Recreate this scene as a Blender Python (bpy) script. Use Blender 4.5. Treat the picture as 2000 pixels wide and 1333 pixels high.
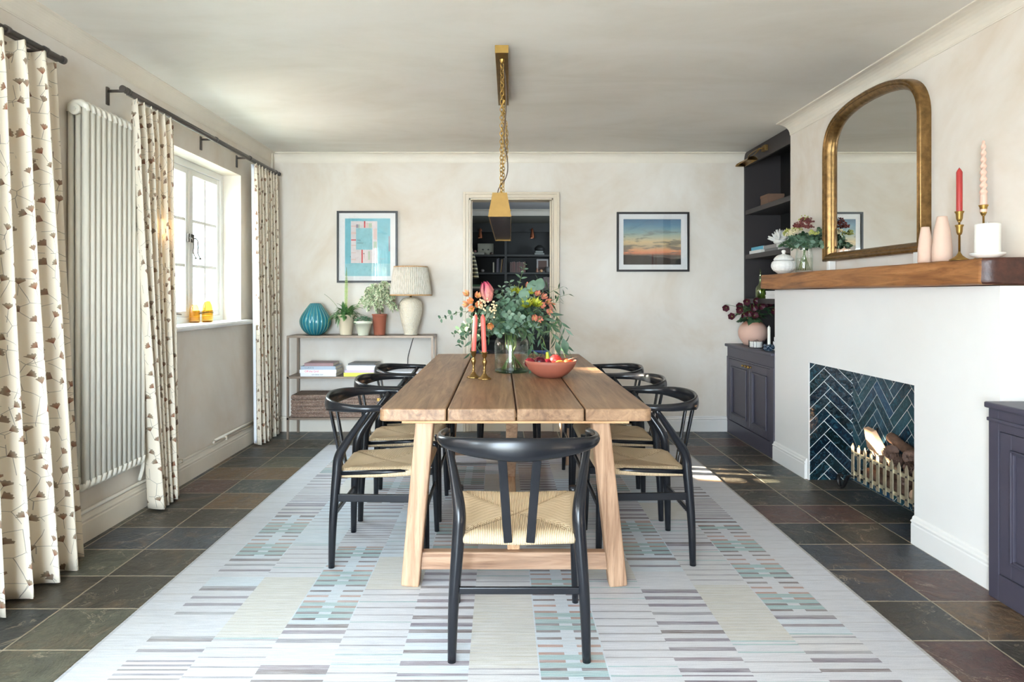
import bpy, math, random
from math import sin, cos, pi, radians as R, sqrt, atan2
from mathutils import Vector, Matrix, noise, Quaternion

for o in list(bpy.data.objects): bpy.data.objects.remove(o)
sc = bpy.context.scene
COL = sc.collection
# ---------------------------------------------------------------- camera
F = 1300.0; CX = 978.0; CY = 577.0; CH = 1.26
cd = bpy.data.cameras.new('camera'); cam = bpy.data.objects.new('camera', cd); COL.objects.link(cam)
cam.location = (0, 0, CH); cam.rotation_euler = (R(90), 0, 0)
cd.sensor_fit = 'HORIZONTAL'; cd.sensor_width = 36.0; cd.lens = F/2000*36
cd.shift_x = (1000-CX)/2000; cd.shift_y = -(666.5-CY)/2000
cd.clip_start = .05; cd.clip_end = 60
sc.camera = cam
# ---------------------------------------------------------------- view + light
sc.view_settings.view_transform = 'Standard'; sc.view_settings.look = 'None'
sc.view_settings.gamma = 1; sc.view_settings.use_curve_mapping = False
sc.view_settings.exposure = 1.42
try:
    sc.cycles.max_bounces = 10; sc.cycles.diffuse_bounces = 5; sc.cycles.glossy_bounces = 4
    sc.cycles.transparent_max_bounces = 32; sc.cycles.transmission_bounces = 6
    sc.cycles.sample_clamp_indirect = 6; sc.cycles.caustics_reflective = False; sc.cycles.caustics_refractive = False
except Exception: pass
w = bpy.data.worlds.new('sky'); sc.world = w; w.use_nodes = True
bg = w.node_tree.nodes['Background']
bg.inputs[0].default_value = (.75, .885, 1.0, 1); bg.inputs[1].default_value = 15.5
SUN_DIR = Vector((1, -.14, -.31)).normalized()
sd = bpy.data.lights.new('sun', 'SUN'); so = bpy.data.objects.new('sun', sd); COL.objects.link(so)
sd.energy = 48.0; sd.angle = R(1.2); sd.color = (1.0, .86, .66)
so.location = (-6, 0, 5); so.rotation_euler = SUN_DIR.to_track_quat('-Z', 'Y').to_euler()
def portal(name, loc, rot, sx, sy):
    l = bpy.data.lights.new(name, 'AREA'); l.shape = 'RECTANGLE'; l.size = sx; l.size_y = sy
    o = bpy.data.objects.new(name, l); COL.objects.link(o); o.location = loc; o.rotation_euler = rot
    l.cycles.is_portal = True
    return o
portal('window_daylight', (-2.45, 4.65, 1.645), (0, R(-90), 0), 1.2, 1.62)
portal('near_window_daylight', (-2.45, .6, 1.645), (0, R(-90), 0), 1.2, 3.5)
portal('rear_opening_daylight', (-.85, -1.72, 1.10), (R(90), 0, 0), 1.7, 2.2)  # portal for an opening added behind the camera to let daylight in
portal('library_daylight', (2.46, 8.2, 1.75), (0, R(90), 0), .7, .8)

# ---------------------------------------------------------------- helpers
def S(r, g, b, a=1):
    f = lambda c: (c/255/12.92) if c/255 <= .04045 else ((c/255+.055)/1.055)**2.4
    return (f(r), f(g), f(b), a)
def at(px, py, Y): return Vector(((px-CX)*Y/F, Y, CH-(py-CY)*Y/F))
def tag(o, label=None, cat=None, group=None, kind=None):
    if label: o['label'] = label
    if cat: o['category'] = cat
    if group: o['group'] = group
    if kind: o['kind'] = kind
    return o
def thing(name, label, cat, loc=(0,0,0), rz=0, group=None, kind=None):
    o = bpy.data.objects.new(name, None); COL.objects.link(o)
    o.empty_display_size = .05
    o.location = loc; o.rotation_euler = (0, 0, rz)
    return tag(o, label, cat, group, kind)
class MB:
    def __init__(s): s.v = []; s.f = []; s.s = []; s.m = []; s.uv = {}; s.c = []
    def add(s, vs, fs, smooth=True, mi=0, col=None):
        b = len(s.v); s.v += [Vector(p) for p in vs]
        for f in fs:
            s.f.append([b+i for i in f]); s.s.append(smooth); s.m.append(mi); s.c.append(col)
        return b
    def box(s, a, b, mi=0, M=None):
        x0,y0,z0 = [min(p,q) for p,q in zip(a,b)]; x1,y1,z1 = [max(p,q) for p,q in zip(a,b)]
        vs = [Vector(p) for p in [(x0,y0,z0),(x1,y0,z0),(x1,y1,z0),(x0,y1,z0),(x0,y0,z1),(x1,y0,z1),(x1,y1,z1),(x0,y1,z1)]]
        if M is not None: vs = [M @ p for p in vs]
        s.add(vs, [(0,3,2,1),(4,5,6,7),(0,1,5,4),(1,2,6,5),(2,3,7,6),(3,0,4,7)], False, mi); return s
    def beam(s, p0, p1, wx, wy, mi=0, up=(0,0,1)):
        p0 = Vector(p0); p1 = Vector(p1); d = (p1-p0); L = d.length; d.normalize()
        u = Vector(up); 
        if abs(d.dot(u)) > .95: u = Vector((0,1,0))
        x = d.cross(u).normalized(); y = x.cross(d).normalized()
        vs = []
        for p in (p0, p1):
            for a, b in ((-1,-1),(1,-1),(1,1),(-1,1)): vs.append(p + x*a*wx/2 + y*b*wy/2)
        s.add(vs, [(0,1,2,3),(7,6,5,4),(0,4,5,1),(1,5,6,2),(2,6,7,3),(3,7,4,0)], False, mi); return s
    def tube(s, pts, r, n=10, mi=0, closed=False, cap=True, sec=None, up=None):
        pts = [Vector(p) for p in pts]; N = len(pts)
        rs = r if isinstance(r, (list, tuple)) else [r]*N
        b = len(s.v); prev = None
        for i, p in enumerate(pts):
            if closed: d = pts[(i+1) % N]-pts[i-1]
            else: d = pts[min(i+1,N-1)]-pts[max(i-1,0)]
            if d.length < 1e-9: d = Vector((0,0,1))
            d.normalize()
            if up is not None:
                x = d.cross(Vector(up)).normalized()
            elif prev is None:
                a = Vector((0,0,1)) if abs(d.z) < .9 else Vector((1,0,0)); x = d.cross(a).normalized()
            else:
                x = (prev - d*prev.dot(d))
                x = x.normalized() if x.length > 1e-6 else d.orthogonal().normalized()
            prev = x; y = x.cross(d).normalized()
            for k in range(n):
                t = 2*pi*k/n
                if sec: ax, ay = sec[i]; 
                else: ax = ay = rs[i]
                s.v.append(p + x*cos(t)*ax + y*sin(t)*ay)
        M = N if closed else N-1
        for i in range(M):
            for k in range(n):
                a = b+i*n+k; c = b+i*n+(k+1) % n; d2 = b+((i+1) % N)*n+(k+1) % n; e = b+((i+1) % N)*n+k
                s.f.append([a, c, d2, e]); s.s.append(True); s.m.append(mi); s.c.append(None)
        if cap and not closed:
            s.f.append([b+k for k in range(n)][::-1]); s.s.append(False); s.m.append(mi); s.c.append(None)
            s.f.append([b+(N-1)*n+k for k in range(n)]); s.s.append(False); s.m.append(mi); s.c.append(None)
        return s
    def lathe(s, prof, n=32, c=(0,0,0), mi=0, disp=None, cap0=True, cap1=False, ax=None, uvs=False):
        c = Vector(c); b = len(s.v)
        for j, (r, z) in enumerate(prof):
            for k in range(n):
                t = 2*pi*k/n; rr = r + (disp(t, z, j) if disp else 0)
                p = Vector((rr*cos(t), rr*sin(t), z))
                if ax is not None: p = ax @ p
                s.v.append(c+p)
        for j in range(len(prof)-1):
            for k in range(n):
                s.f.append([b+j*n+k, b+j*n+(k+1) % n, b+(j+1)*n+(k+1) % n, b+(j+1)*n+k]); s.s.append(True); s.m.append(mi); s.c.append(None)
        if cap0: s.f.append([b+k for k in range(n)][::-1]); s.s.append(False); s.m.append(mi); s.c.append(None)
        if cap1:
            q = b+(len(prof)-1)*n; s.f.append([q+k for k in range(n)]); s.s.append(False); s.m.append(mi); s.c.append(None)
        return s
    def ball(s, c, r, n=10, m=7, mi=0, sc3=(1,1,1), disp=None):
        c = Vector(c); vs = []; fs = []
        for j in range(m+1):
            ph = pi*j/m
            for k in range(n):
                t = 2*pi*k/n; d = Vector((sin(ph)*cos(t), sin(ph)*sin(t), cos(ph)))
                q = r*(1+(disp(d) if disp else 0))
                vs.append(c+Vector((d.x*q*sc3[0], d.y*q*sc3[1], d.z*q*sc3[2])))
        for j in range(m):
            for k in range(n): fs.append((j*n+k, (j+1)*n+k, (j+1)*n+(k+1) % n, j*n+(k+1) % n))
        s.add(vs, fs, True, mi); return s
    def prism(s, poly, d, mi=0, smooth=False):
        """poly: list of Vectors (ccw seen against d); extruded by vector d"""
        n = len(poly); d = Vector(d); vs = [Vector(p) for p in poly]+[Vector(p)+d for p in poly]
        fs = [tuple(range(n))[::-1], tuple(range(n, 2*n))]
        b = s.add(vs, fs, False, mi)
        for i in range(n): s.f.append([b+i, b+(i+1) % n, b+n+(i+1) % n, b+n+i]); s.s.append(smooth); s.m.append(mi); s.c.append(None)
        return s
    def leaf(s, base, d, nrm, L, W, mi=0, mi2=None, curl=.15, shape=(0,.62,1,.72,0), fold=.12):
        d = Vector(d).normalized(); x = d.cross(Vector(nrm))
        if x.length < 1e-4: x = d.orthogonal()
        x.normalize(); n = x.cross(d).normalized(); base = Vector(base)
        N = len(shape); vs = []
        for i, wv in enumerate(shape):
            t = i/(N-1); p = base + d*L*t - n*curl*L*t*t
            w_ = W*wv/2
            vs += [p - x*w_ + n*fold*w_, p, p + x*w_ + n*fold*w_]
        b = len(s.v); s.v += vs
        for i in range(N-1):
            o = b+i*3; q = mi if mi2 is None else mi2
            s.f.append([o, o+1, o+4, o+3]); s.f.append([o+1, o+2, o+5, o+4])
            s.s += [True, True]; s.m += [mi, q]; s.c += [None, None]
        return s
    def build(s, name, mats, parent=None, world=True, org=None, bevel=None, seg=2, smooth=None, solid=None, subsurf=0):
        me = bpy.data.meshes.new(name)
        o = bpy.data.objects.new(name, me); COL.objects.link(o)
        off = Vector((0,0,0))
        if parent is not None:
            o.parent = parent
            if world:
                q = parent
                while q is not None: off += q.location; q = q.parent
        elif org is not None: off = Vector(org); o.location = off
        me.from_pydata([tuple(p-off) for p in s.v], [], s.f)
        if not isinstance(mats, (list, tuple)): mats = [mats]
        for m in mats: me.materials.append(m)
        me.polygons.foreach_set('use_smooth', s.s if smooth is None else [smooth]*len(s.f))
        me.polygons.foreach_set('material_index', s.m)
        if any(c is not None for c in s.c):
            a = me.attributes.new('Col', 'FLOAT_COLOR', 'FACE')
            for i, c in enumerate(s.c): a.data[i].color = c if c is not None else (1,1,1,1)
        if s.uv:
            u = me.uv_layers.new(name='UVMap')
            for p in me.polygons:
                for li, vi in zip(p.loop_indices, p.vertices):
                    if vi in s.uv: u.data[li].uv = s.uv[vi]
        me.validate(); me.update()
        if bevel:
            m = o.modifiers.new('bevel', 'BEVEL'); m.width = bevel; m.segments = seg; m.limit_method = 'ANGLE'; m.angle_limit = R(40); m.harden_normals = False
        if solid:
            m = o.modifiers.new('solid', 'SOLIDIFY'); m.thickness = solid; m.offset = 0
        if subsurf:
            m = o.modifiers.new('sub', 'SUBSURF'); m.levels = subsurf; m.render_levels = subsurf
        return o
def struct(name, mb, mats, **k): return tag(mb.build(name, mats, **k), kind='structure')
def copy_tree(o, parent=None):
    c = o.copy(); COL.objects.link(c)
    if parent is not None: c.parent = parent
    for ch in list(o.children): copy_tree(ch, c)
    return c
def catmull(pts, n=6):
    pts = [Vector(p) for p in pts]; P = [2*pts[0]-pts[1]]+pts+[2*pts[-1]-pts[-2]]; out = []
    for i in range(1, len(P)-2):
        for k in range(n):
            t = k/n; a, b, c, d = P[i-1], P[i], P[i+1], P[i+2]
            out.append(.5*((2*b)+(c-a)*t+(2*a-5*b+4*c-d)*t*t+(3*b-a-3*c+d)*t**3))
    out.append(pts[-1]); return out
def cat1(vals, n=6): return [v.x for v in catmull([(v, 0, 0) for v in vals], n)]
def lin(a, b, t): return a+(b-a)*t
# ---------------------------------------------------------------- materials
def newmat(name):
    m = bpy.data.materials.new(name); m.use_nodes = True; nt = m.node_tree
    return m, nt, nt.nodes['Principled BSDF']
def nd(nt, t, **k):
    n = nt.nodes.new(t)
    for a, v in k.items(): setattr(n, a, v)
    return n
def link(nt, a, b): nt.links.new(a, b)
def math_(nt, op, a, b=None, c=None, clamp=False):
    n = nt.nodes.new('ShaderNodeMath'); n.operation = op; n.use_clamp = clamp
    for i, v in enumerate((a, b, c)):
        if v is None: continue
        if isinstance(v, (int, float)): n.inputs[i].default_value = v
        else: nt.links.new(v, n.inputs[i])
    return n.outputs[0]
def mix_(nt, fac, a, b, mode='MIX'):
    n = nt.nodes.new('ShaderNodeMix'); n.data_type = 'RGBA'; n.blend_type = mode
    for i, v in ((0, fac), (6, a), (7, b)):
        if isinstance(v, (int, float)): n.inputs[i].default_value = v
        elif isinstance(v, tuple): n.inputs[i].default_value = v
        else: nt.links.new(v, n.inputs[i])
    return n.outputs[2]
def ramp_(nt, fac, stops, interp='LINEAR'):
    n = nt.nodes.new('ShaderNodeValToRGB'); n.color_ramp.interpolation = interp
    e = n.color_ramp.elements
    while len(e) > 1: e.remove(e[-1])
    e[0].position = stops[0][0]; e[0].color = stops[0][1]
    for p, c in stops[1:]:
        x = e.new(p); x.color = c
    nt.links.new(fac, n.inputs[0]); return n.outputs[0]
def coord(nt, kind='Object', scale=(1,1,1), loc=(0,0,0), rot=(0,0,0)):
    t = nt.nodes.new('ShaderNodeTexCoord'); m = nt.nodes.new('ShaderNodeMapping')
    m.inputs['Scale'].default_value = scale; m.inputs['Location'].default_value = loc; m.inputs['Rotation'].default_value = rot
    nt.links.new(t.outputs[kind], m.inputs[0]); return m.outputs[0]
def noise_(nt, vec, scale, detail=3, rough=.5, dist=0):
    n = nt.nodes.new('ShaderNodeTexNoise'); n.inputs['Scale'].default_value = scale; n.inputs['Detail'].default_value = detail
    n.inputs['Roughness'].default_value = rough; n.inputs['Distortion'].default_value = dist
    if vec is not None: nt.links.new(vec, n.inputs['Vector'])
    return n.outputs[0]
def bump_(nt, bs, h, strength=.3, dist=.01):
    b = nt.nodes.new('ShaderNodeBump'); b.inputs['Strength'].default_value = strength; b.inputs['Distance'].default_value = dist
    nt.links.new(h, b.inputs['Height']); nt.links.new(b.outputs[0], bs.inputs['Normal'])
def mat(name, col, rough=.5, metal=0, var=0, vscale=6, bump=0, bscale=60, spec=None, sss=0, emit=None, coat=0, vs3=(1,1,1)):
    m, nt, b = newmat(name)
    b.inputs['Base Color'].default_value = col; b.inputs['Roughness'].default_value = rough; b.inputs['Metallic'].default_value = metal
    if spec is not None: b.inputs['Specular IOR Level'].default_value = spec
    if coat: b.inputs['Coat Weight'].default_value = coat; b.inputs['Coat Roughness'].default_value = .08
    if sss: b.inputs['Subsurface Weight'].default_value = sss; b.inputs['Subsurface Scale'].default_value = .01; b.inputs['Subsurface Radius'].default_value = (1, .6, .4)
    if var or bump: v = coord(nt, 'Object', vs3)
    if var:
        n = noise_(nt, v, vscale, 4, .6)
        lo = tuple(c*(1-var) for c in col[:3])+(1,); hi = tuple(min(1, c*(1+var)) for c in col[:3])+(1,)
        link(nt, ramp_(nt, n, [(.3, lo), (.7, hi)]), b.inputs['Base Color'])
    if bump: bump_(nt, b, noise_(nt, v, bscale, 3), bump, .004)
    return m
def plaster(name, c1, c2, c3, scale=1.0, rough=.85, stretch=(1,1,1)):
    m, nt, b = newmat(name); v = coord(nt, 'Object', stretch)
    n1 = noise_(nt, v, 1.1*scale, 5, .62, .6); n2 = noise_(nt, v, 3.2*scale, 4, .6, .3)
    c = ramp_(nt, n1, [(.30, c1), (.5, c2), (.72, c3)])
    c = mix_(nt, math_(nt, 'MULTIPLY', ramp_(nt, n2, [(.45, (0,0,0,1)), (.75, (1,1,1,1))]), .35), c, c3)
    link(nt, c, b.inputs['Base Color']); b.inputs['Roughness'].default_value = rough
    b.inputs['Specular IOR Level'].default_value = .25
    bump_(nt, b, noise_(nt, v, 9, 5, .6), .12, .006)
    return m
def wood(name, cols, axis=1, scale=1.0, rough=.5, stretch=14, bump=.25, spec=.35):
    m, nt, b = newmat(name)
    t = nd(nt, 'ShaderNodeTexCoord'); oi = nd(nt, 'ShaderNodeObjectInfo')
    off = nd(nt, 'ShaderNodeVectorMath', operation='ADD'); cm = nd(nt, 'ShaderNodeCombineXYZ')
    r = math_(nt, 'MULTIPLY', oi.outputs['Random'], 17.3)
    for i in range(3): link(nt, r, cm.inputs[i])
    link(nt, t.outputs['Object'], off.inputs[0]); link(nt, cm.outputs[0], off.inputs[1])
    mp = nd(nt, 'ShaderNodeMapping'); sv = [stretch*scale]*3; sv[axis] = .9*scale; mp.inputs['Scale'].default_value = sv
    link(nt, off.outputs[0], mp.inputs[0]); v = mp.outputs[0]
    n1 = noise_(nt, v, 1.4, 6, .62, 1.4); n2 = noise_(nt, v, 5.5, 5, .7, .5)
    mp2 = nd(nt, 'ShaderNodeMapping'); sv = [3.5]*3; sv[axis] = 1.2; mp2.inputs['Scale'].default_value = sv
    link(nt, off.outputs[0], mp2.inputs[0]); n3 = noise_(nt, mp2.outputs[0], 1.3, 3, .5)
    k = len(cols); c = ramp_(nt, n1, [(.28+.44*i/(k-1), x) for i, x in enumerate(cols)])
    dk = tuple(q*.55 for q in cols[0][:3])+(1,)
    c = mix_(nt, math_(nt, 'MULTIPLY', ramp_(nt, n2, [(.52, (0,0,0,1)), (.72, (1,1,1,1))]), .55), c, dk)
    c = mix_(nt, math_(nt, 'MULTIPLY', ramp_(nt, n3, [(.4, (0,0,0,1)), (.7, (1,1,1,1))]), .4), c, cols[-1])
    link(nt, c, b.inputs['Base Color']); b.inputs['Roughness'].default_value = rough; b.inputs['Specular IOR Level'].default_value = spec
    bump_(nt, b, n2, bump, .003)
    return m
def thin_glass(name, tint=(1,1,1,1), edge=(.6,.8,.75,1), gl=.06, rough=.02):
    m = bpy.data.materials.new(name); m.use_nodes = True; nt = m.node_tree
    nt.nodes.remove(nt.nodes['Principled BSDF']); out = nt.nodes['Material Output']
    tr = nd(nt, 'ShaderNodeBsdfTransparent'); gs = nd(nt, 'ShaderNodeBsdfGlossy'); gs.inputs['Roughness'].default_value = rough
    lw = nd(nt, 'ShaderNodeLayerWeight'); lw.inputs['Blend'].default_value = .5
    c = mix_(nt, math_(nt, 'POWER', lw.outputs['Facing'], 2.5), tint, edge); link(nt, c, tr.inputs[0])
    fac = math_(nt, 'ADD', gl, math_(nt, 'MULTIPLY', math_(nt, 'POWER', lw.outputs['Facing'], 4.0), .55), clamp=True)
    ms = nd(nt, 'ShaderNodeMixShader'); link(nt, fac, ms.inputs[0]); link(nt, tr.outputs[0], ms.inputs[1]); link(nt, gs.outputs[0], ms.inputs[2])
    link(nt, ms.outputs[0], out.inputs[0]); return m
def foliage(name, c1, c2, rough=.5, scale=12, trans=.25):
    m, nt, b = newmat(name); v = coord(nt, 'Object'); n = noise_(nt, v, scale, 2)
    link(nt, ramp_(nt, n, [(.35, c1), (.65, c2)]), b.inputs['Base Color']); b.inputs['Roughness'].default_value = rough
    return m
M = {}
M['wall'] = plaster('limewash_wall', S(214,200,182), S(226,218,207), S(235,231,224))
M['ceil'] = plaster('limewash_ceiling', S(222,217,207), S(231,227,219), S(236,233,227), .8, stretch=(1, 2.0, 1))
M['trim'] = mat('cream_trim_paint', S(228,220,206), .5, var=.03)
M['white'] = plaster('white_plaster', S(226,224,220), S(230,229,226), S(234,233,231), .6)
M['winwhite'] = mat('white_window_paint', S(240,240,238), .4)
M['archi'] = mat('stone_coloured_gloss', S(216,202,180), .4)
M['glass'] = thin_glass('window_glass', gl=.04)
M['black'] = mat('black_lacquer', (.009,.010,.013,1), .24, spec=.4, bump=.03, bscale=25)
M['navy'] = mat('dark_plum_paint', S(70,67,80), .42, var=.04)
M['shelfdark'] = mat('dark_shelf_paint', S(52,47,47), .5)
M['shelfback'] = mat('near_black_paint', S(22,20,20), .65)
M['brass'] = mat('aged_brass', S(176,142,80), .40, 1, var=.12, vscale=14)
M['brassdk'] = mat('antique_brass', S(158,128,80), .36, 1, var=.2, vscale=20)
M['gilt'] = mat('gilt_frame', S(136,106,66), .36, .85, var=.35, vscale=30, bump=.2)
M['bronze'] = mat('bronze_steel', S(132,116,102), .42, .6)
M['rad'] = mat('cream_radiator', S(228,224,212), .35, spec=.5)
M['pole'] = mat('graphite_pole', S(92,86,82), .4, .6)
M['mirror'] = mat('mirror_silver', (.80,.80,.76,1), .0, 1)
M['terr'] = mat('terracotta', S(176,104,80), .75, var=.08)
M['bowlc'] = mat('terracotta_bowl', S(168,98,78), .55, var=.06)
M['pinkvase'] = mat('blush_stone', S(222,192,172), .8, var=.04)
M['coral'] = mat('coral_wax', S(226,104,92), .45, sss=.1)
M['red'] = mat('red_wax', S(178,58,54), .45, sss=.1)
M['blushwax'] = mat('blush_wax', S(226,190,170), .5)
M['whitewax'] = mat('white_wax', S(240,238,228), .5)
M['ceramic'] = mat('white_ceramic', S(236,234,228), .35, bump=.1)
M['cream'] = mat('cream_glaze', S(226,212,184), .45)
M['sage'] = mat('pale_sage_glaze', S(220,222,200), .4)
M['soil'] = mat('soil', S(60,44,34), .9, bump=.5)
M['stem'] = mat('green_stem', S(96,120,62), .6)
M['bark'] = mat('bark', S(112,92,76), .8, bump=.4)
M['euc'] = foliage('eucalyptus_leaf', S(58,86,64), S(98,126,102), .5)
M['euc2'] = foliage('pale_eucalyptus_leaf', S(88,116,92), S(140,162,140), .55)
M['dkleaf'] = foliage('dark_green_leaf', S(40,66,44), S(74,102,66), .45)
M['fern'] = foliage('fern_leaf', S(64,116,62), S(112,158,92), .5)
M['brightleaf'] = foliage('bright_green_leaf', S(96,140,40), S(166,190,76), .5)
M['varieg'] = foliage('cream_leaf_edge', S(208,212,176), S(228,228,200), .5)
M['paper'] = mat('page_block', S(228,222,210), .9, bump=.3, bscale=200)
M['pic_black'] = mat('black_frame', S(34,32,34), .35)
M['mount'] = mat('white_mount', S(238,238,238), .8)
M['picglass'] = thin_glass('picture_glass', edge=(1,1,1,1), gl=.05, rough=.0)
M['table'] = wood('reclaimed_teak', [S(88,62,44), S(126,94,68), S(150,116,86), S(172,140,108)], 1, rough=.42, bump=.3, spec=.45)
M['tleg'] = wood('teak_leg', [S(122,90,68), S(158,124,98), S(180,146,118), S(198,168,140)], 2, rough=.6, stretch=18)
M['tbeam'] = wood('teak_beam', [S(120,88,68), S(152,118,94), S(174,140,114), S(192,162,136)], 0, rough=.6, stretch=18)
M['tend'] = wood('teak_end', [S(140,98,66), S(176,130,90), S(206,162,116), S(220,184,142)], 0, rough=.6, stretch=10, bump=.6)
M['oak'] = wood('mantel_oak', [S(84,50,28), S(134,86,48), S(164,110,64), S(186,134,86)], 1, rough=.45, stretch=11, bump=.6)
M['oakend'] = mat('dark_end_grain', S(70,38,28), .4, var=.4, vscale=25, bump=.4)
# ================================================================ THE ROOM
XL = -2.13; YB = 6.16; ZC = 2.575; YR = -1.6
def holed(mb, axis, w0, w1, a0, a1, z0, z1, holes):
    """wall slab; axis 'x' runs along x (w0..w1 are y), 'y' runs along y (w0..w1 are x)"""
    cuts = sorted({a0, a1, *[h[0] for h in holes], *[h[1] for h in holes]})
    for p, q in zip(cuts, cuts[1:]):
        hs = [h for h in holes if h[0] < q-1e-6 and h[1] > p+1e-6]
        segs = [(z0, z1)]
        for h in hs: segs = [s for a, b in segs for s in ((a, min(b, h[2])), (max(a, h[3]), b)) if s[1]-s[0] > 1e-4]
        for a, b in segs:
            if axis == 'y': mb.box((w0, p, a), (w1, q, b))
            else: mb.box((p, w0, a), (q, w1, b))
    return mb
W1 = (3.80, 5.456, 1.05, 2.24); W2 = (-1.15, 2.35, 1.05, 2.24)
struct('wall_left', holed(MB(), 'y', XL-.3, XL, YR, YB, -.02, ZC, [W1, W2]), M['wall'])
DOOR = (-.29, .483, -.02, 2.155)
struct('wall_back', holed(MB(), 'x', YB, YB+.15, XL-.3, 2.8, -.02, ZC, [DOOR]), M['wall'])
struct('wall_rear', holed(MB(), 'x', YR-.15, YR, XL-.3, 2.8, -.02, ZC, [(-1.7, 0, -.02, 2.2)]), M['wall'])  # unseen opening added here so daylight enters from behind
struct('wall_right', MB().box((2.6, YR, -.02), (2.8, YB, ZC)), M['wall'])
struct('ceiling', MB().box((XL-.3, YR-.15, ZC), (2.8, YB+.15, ZC+.1)), M['ceil'])
# chimney breast
fy0, fy1, fz = 3.38, 4.55, .805
mb = MB()
mb.box((2.10, 2.80, 0), (2.6, fy0, 1.30)); mb.box((2.10, fy1, 0), (2.6, 5.10, 1.30))
mb.box((2.10, fy0, fz), (2.6, fy1, 1.30)); mb.box((2.412, fy0, 0), (2.6, fy1, fz))
struct('wall_fireplace', mb, M['white'])
struct('wall_chimney', MB().box((2.22, 2.80, 1.30), (2.6, 5.10, ZC)), M['wall'])

# ---- slate floor
m, nt, b = newmat('slate_floor')
g = nd(nt, 'ShaderNodeNewGeometry'); sp = nd(nt, 'ShaderNodeSeparateXYZ'); link(nt, g.outputs['Position'], sp.inputs[0])
right = math_(nt, 'GREATER_THAN', sp.outputs[0], 0.0)
T = .3125
wob = math_(nt, 'MULTIPLY', math_(nt, 'SUBTRACT', noise_(nt, g.outputs['Position'], 7, 3), .5), .012)
ux = math_(nt, 'DIVIDE', math_(nt, 'ADD', math_(nt, 'ADD', sp.outputs[0], math_(nt, 'MULTIPLY', right, -1.552+1.766)), 1.766+T*20), T)
uy = math_(nt, 'DIVIDE', math_(nt, 'ADD', math_(nt, 'ADD', sp.outputs[1], math_(nt, 'MULTIPLY', right, 2.672-2.425)), -2.672+T*30), T)
ux = math_(nt, 'ADD', ux, wob); uy = math_(nt, 'ADD', uy, wob)
fx = math_(nt, 'FRACT', ux); fy = math_(nt, 'FRACT', uy)
def edge(f): return math_(nt, 'MINIMUM', f, math_(nt, 'SUBTRACT', 1.0, f))
e = math_(nt, 'MINIMUM', edge(fx), edge(fy))
e = math_(nt, 'ADD', e, math_(nt, 'MULTIPLY', math_(nt, 'SUBTRACT', noise_(nt, g.outputs['Position'], 60, 2), .5), .012))
grout = math_(nt, 'SUBTRACT', 1.0, ramp_(nt, e, [(.008, (0,0,0,1)), (.018, (1,1,1,1))]))
cell = nd(nt, 'ShaderNodeCombineXYZ'); link(nt, math_(nt, 'FLOOR', ux), cell.inputs[0]); link(nt, math_(nt, 'FLOOR', uy), cell.inputs[1]); link(nt, right, cell.inputs[2])
wn = nd(nt, 'ShaderNodeTexWhiteNoise'); wn.noise_dimensions = '3D'; link(nt, cell.outputs[0], wn.inputs[0])
base = ramp_(nt, wn.outputs['Value'], [(0, S(66,72,72)), (.16, S(58,57,52)), (.30, S(86,86,74)), (.44, S(86,64,60)), (.52, S(62,68,76)), (.66, S(104,84,62)), (.78, S(64,60,52)), (.9, S(52,56,56))], 'CONSTANT')
pv = nd(nt, 'ShaderNodeVectorMath', operation='ADD'); link(nt, g.outputs['Position'], pv.inputs[0])
pm = nd(nt, 'ShaderNodeVectorMath', operation='SCALE'); link(nt, wn.outputs['Color'], pm.inputs[0]); pm.inputs['Scale'].default_value = 9; link(nt, pm.outputs[0], pv.inputs[1])
n1 = noise_(nt, pv.outputs[0], 5, 6, .62, 1.2); n2 = noise_(nt, pv.outputs[0], 22, 5, .7, .4)
c = mix_(nt, math_(nt, 'MULTIPLY', ramp_(nt, n1, [(.54, (0,0,0,1)), (.66, (1,1,1,1))]), .40), base, S(118,98,78))
c = mix_(nt, math_(nt, 'MULTIPLY', ramp_(nt, n1, [(.30, (1,1,1,1)), (.42, (0,0,0,1))]), .6), c, S(50,54,56))
c = mix_(nt, .85, c, ramp_(nt, n2, [(.28, (.18,.18,.18,1)), (.72, (.80,.80,.80,1))]), 'OVERLAY')
n5 = noise_(nt, pv.outputs[0], 55, 4, .75)
c = mix_(nt, .6, c, ramp_(nt, n5, [(.3, (.3,.3,.3,1)), (.7, (.7,.7,.7,1))]), 'OVERLAY')
vein = ramp_(nt, math_(nt, 'ABSOLUTE', math_(nt, 'SUBTRACT', noise_(nt, pv.outputs[0], 3.2, 6, .6, .9), .5)), [(.0, (1,1,1,1)), (.007, (0,0,0,1))])
gate = ramp_(nt, noise_(nt, pv.outputs[0], 4.5, 2), [(.5, (0,0,0,1)), (.56, (1,1,1,1))])
c = mix_(nt, math_(nt, 'MULTIPLY', math_(nt, 'MULTIPLY', vein, gate), .65), c, S(176,164,142))
c = mix_(nt, grout, c, S(172,160,138))
link(nt, c, b.inputs['Base Color'])
link(nt, ramp_(nt, n2, [(.3, (.30,)*3+(1,)), (.7, (.50,)*3+(1,))]), b.inputs['Roughness']); b.inputs['Specular IOR Level'].default_value = .5
h = math_(nt, 'ADD', math_(nt, 'MULTIPLY', n1, .8), math_(nt, 'MULTIPLY', n2, .3)); h = math_(nt, 'SUBTRACT', h, math_(nt, 'MULTIPLY', grout, .5))
h = math_(nt, 'ADD', h, math_(nt, 'MULTIPLY', wn.outputs['Value'], .15))
bump_(nt, b, h, .9, .016)
M['slate'] = m
struct('floor', MB().box((XL, YR, -.05), (2.6, YB, 0)), M['slate'])

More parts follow.
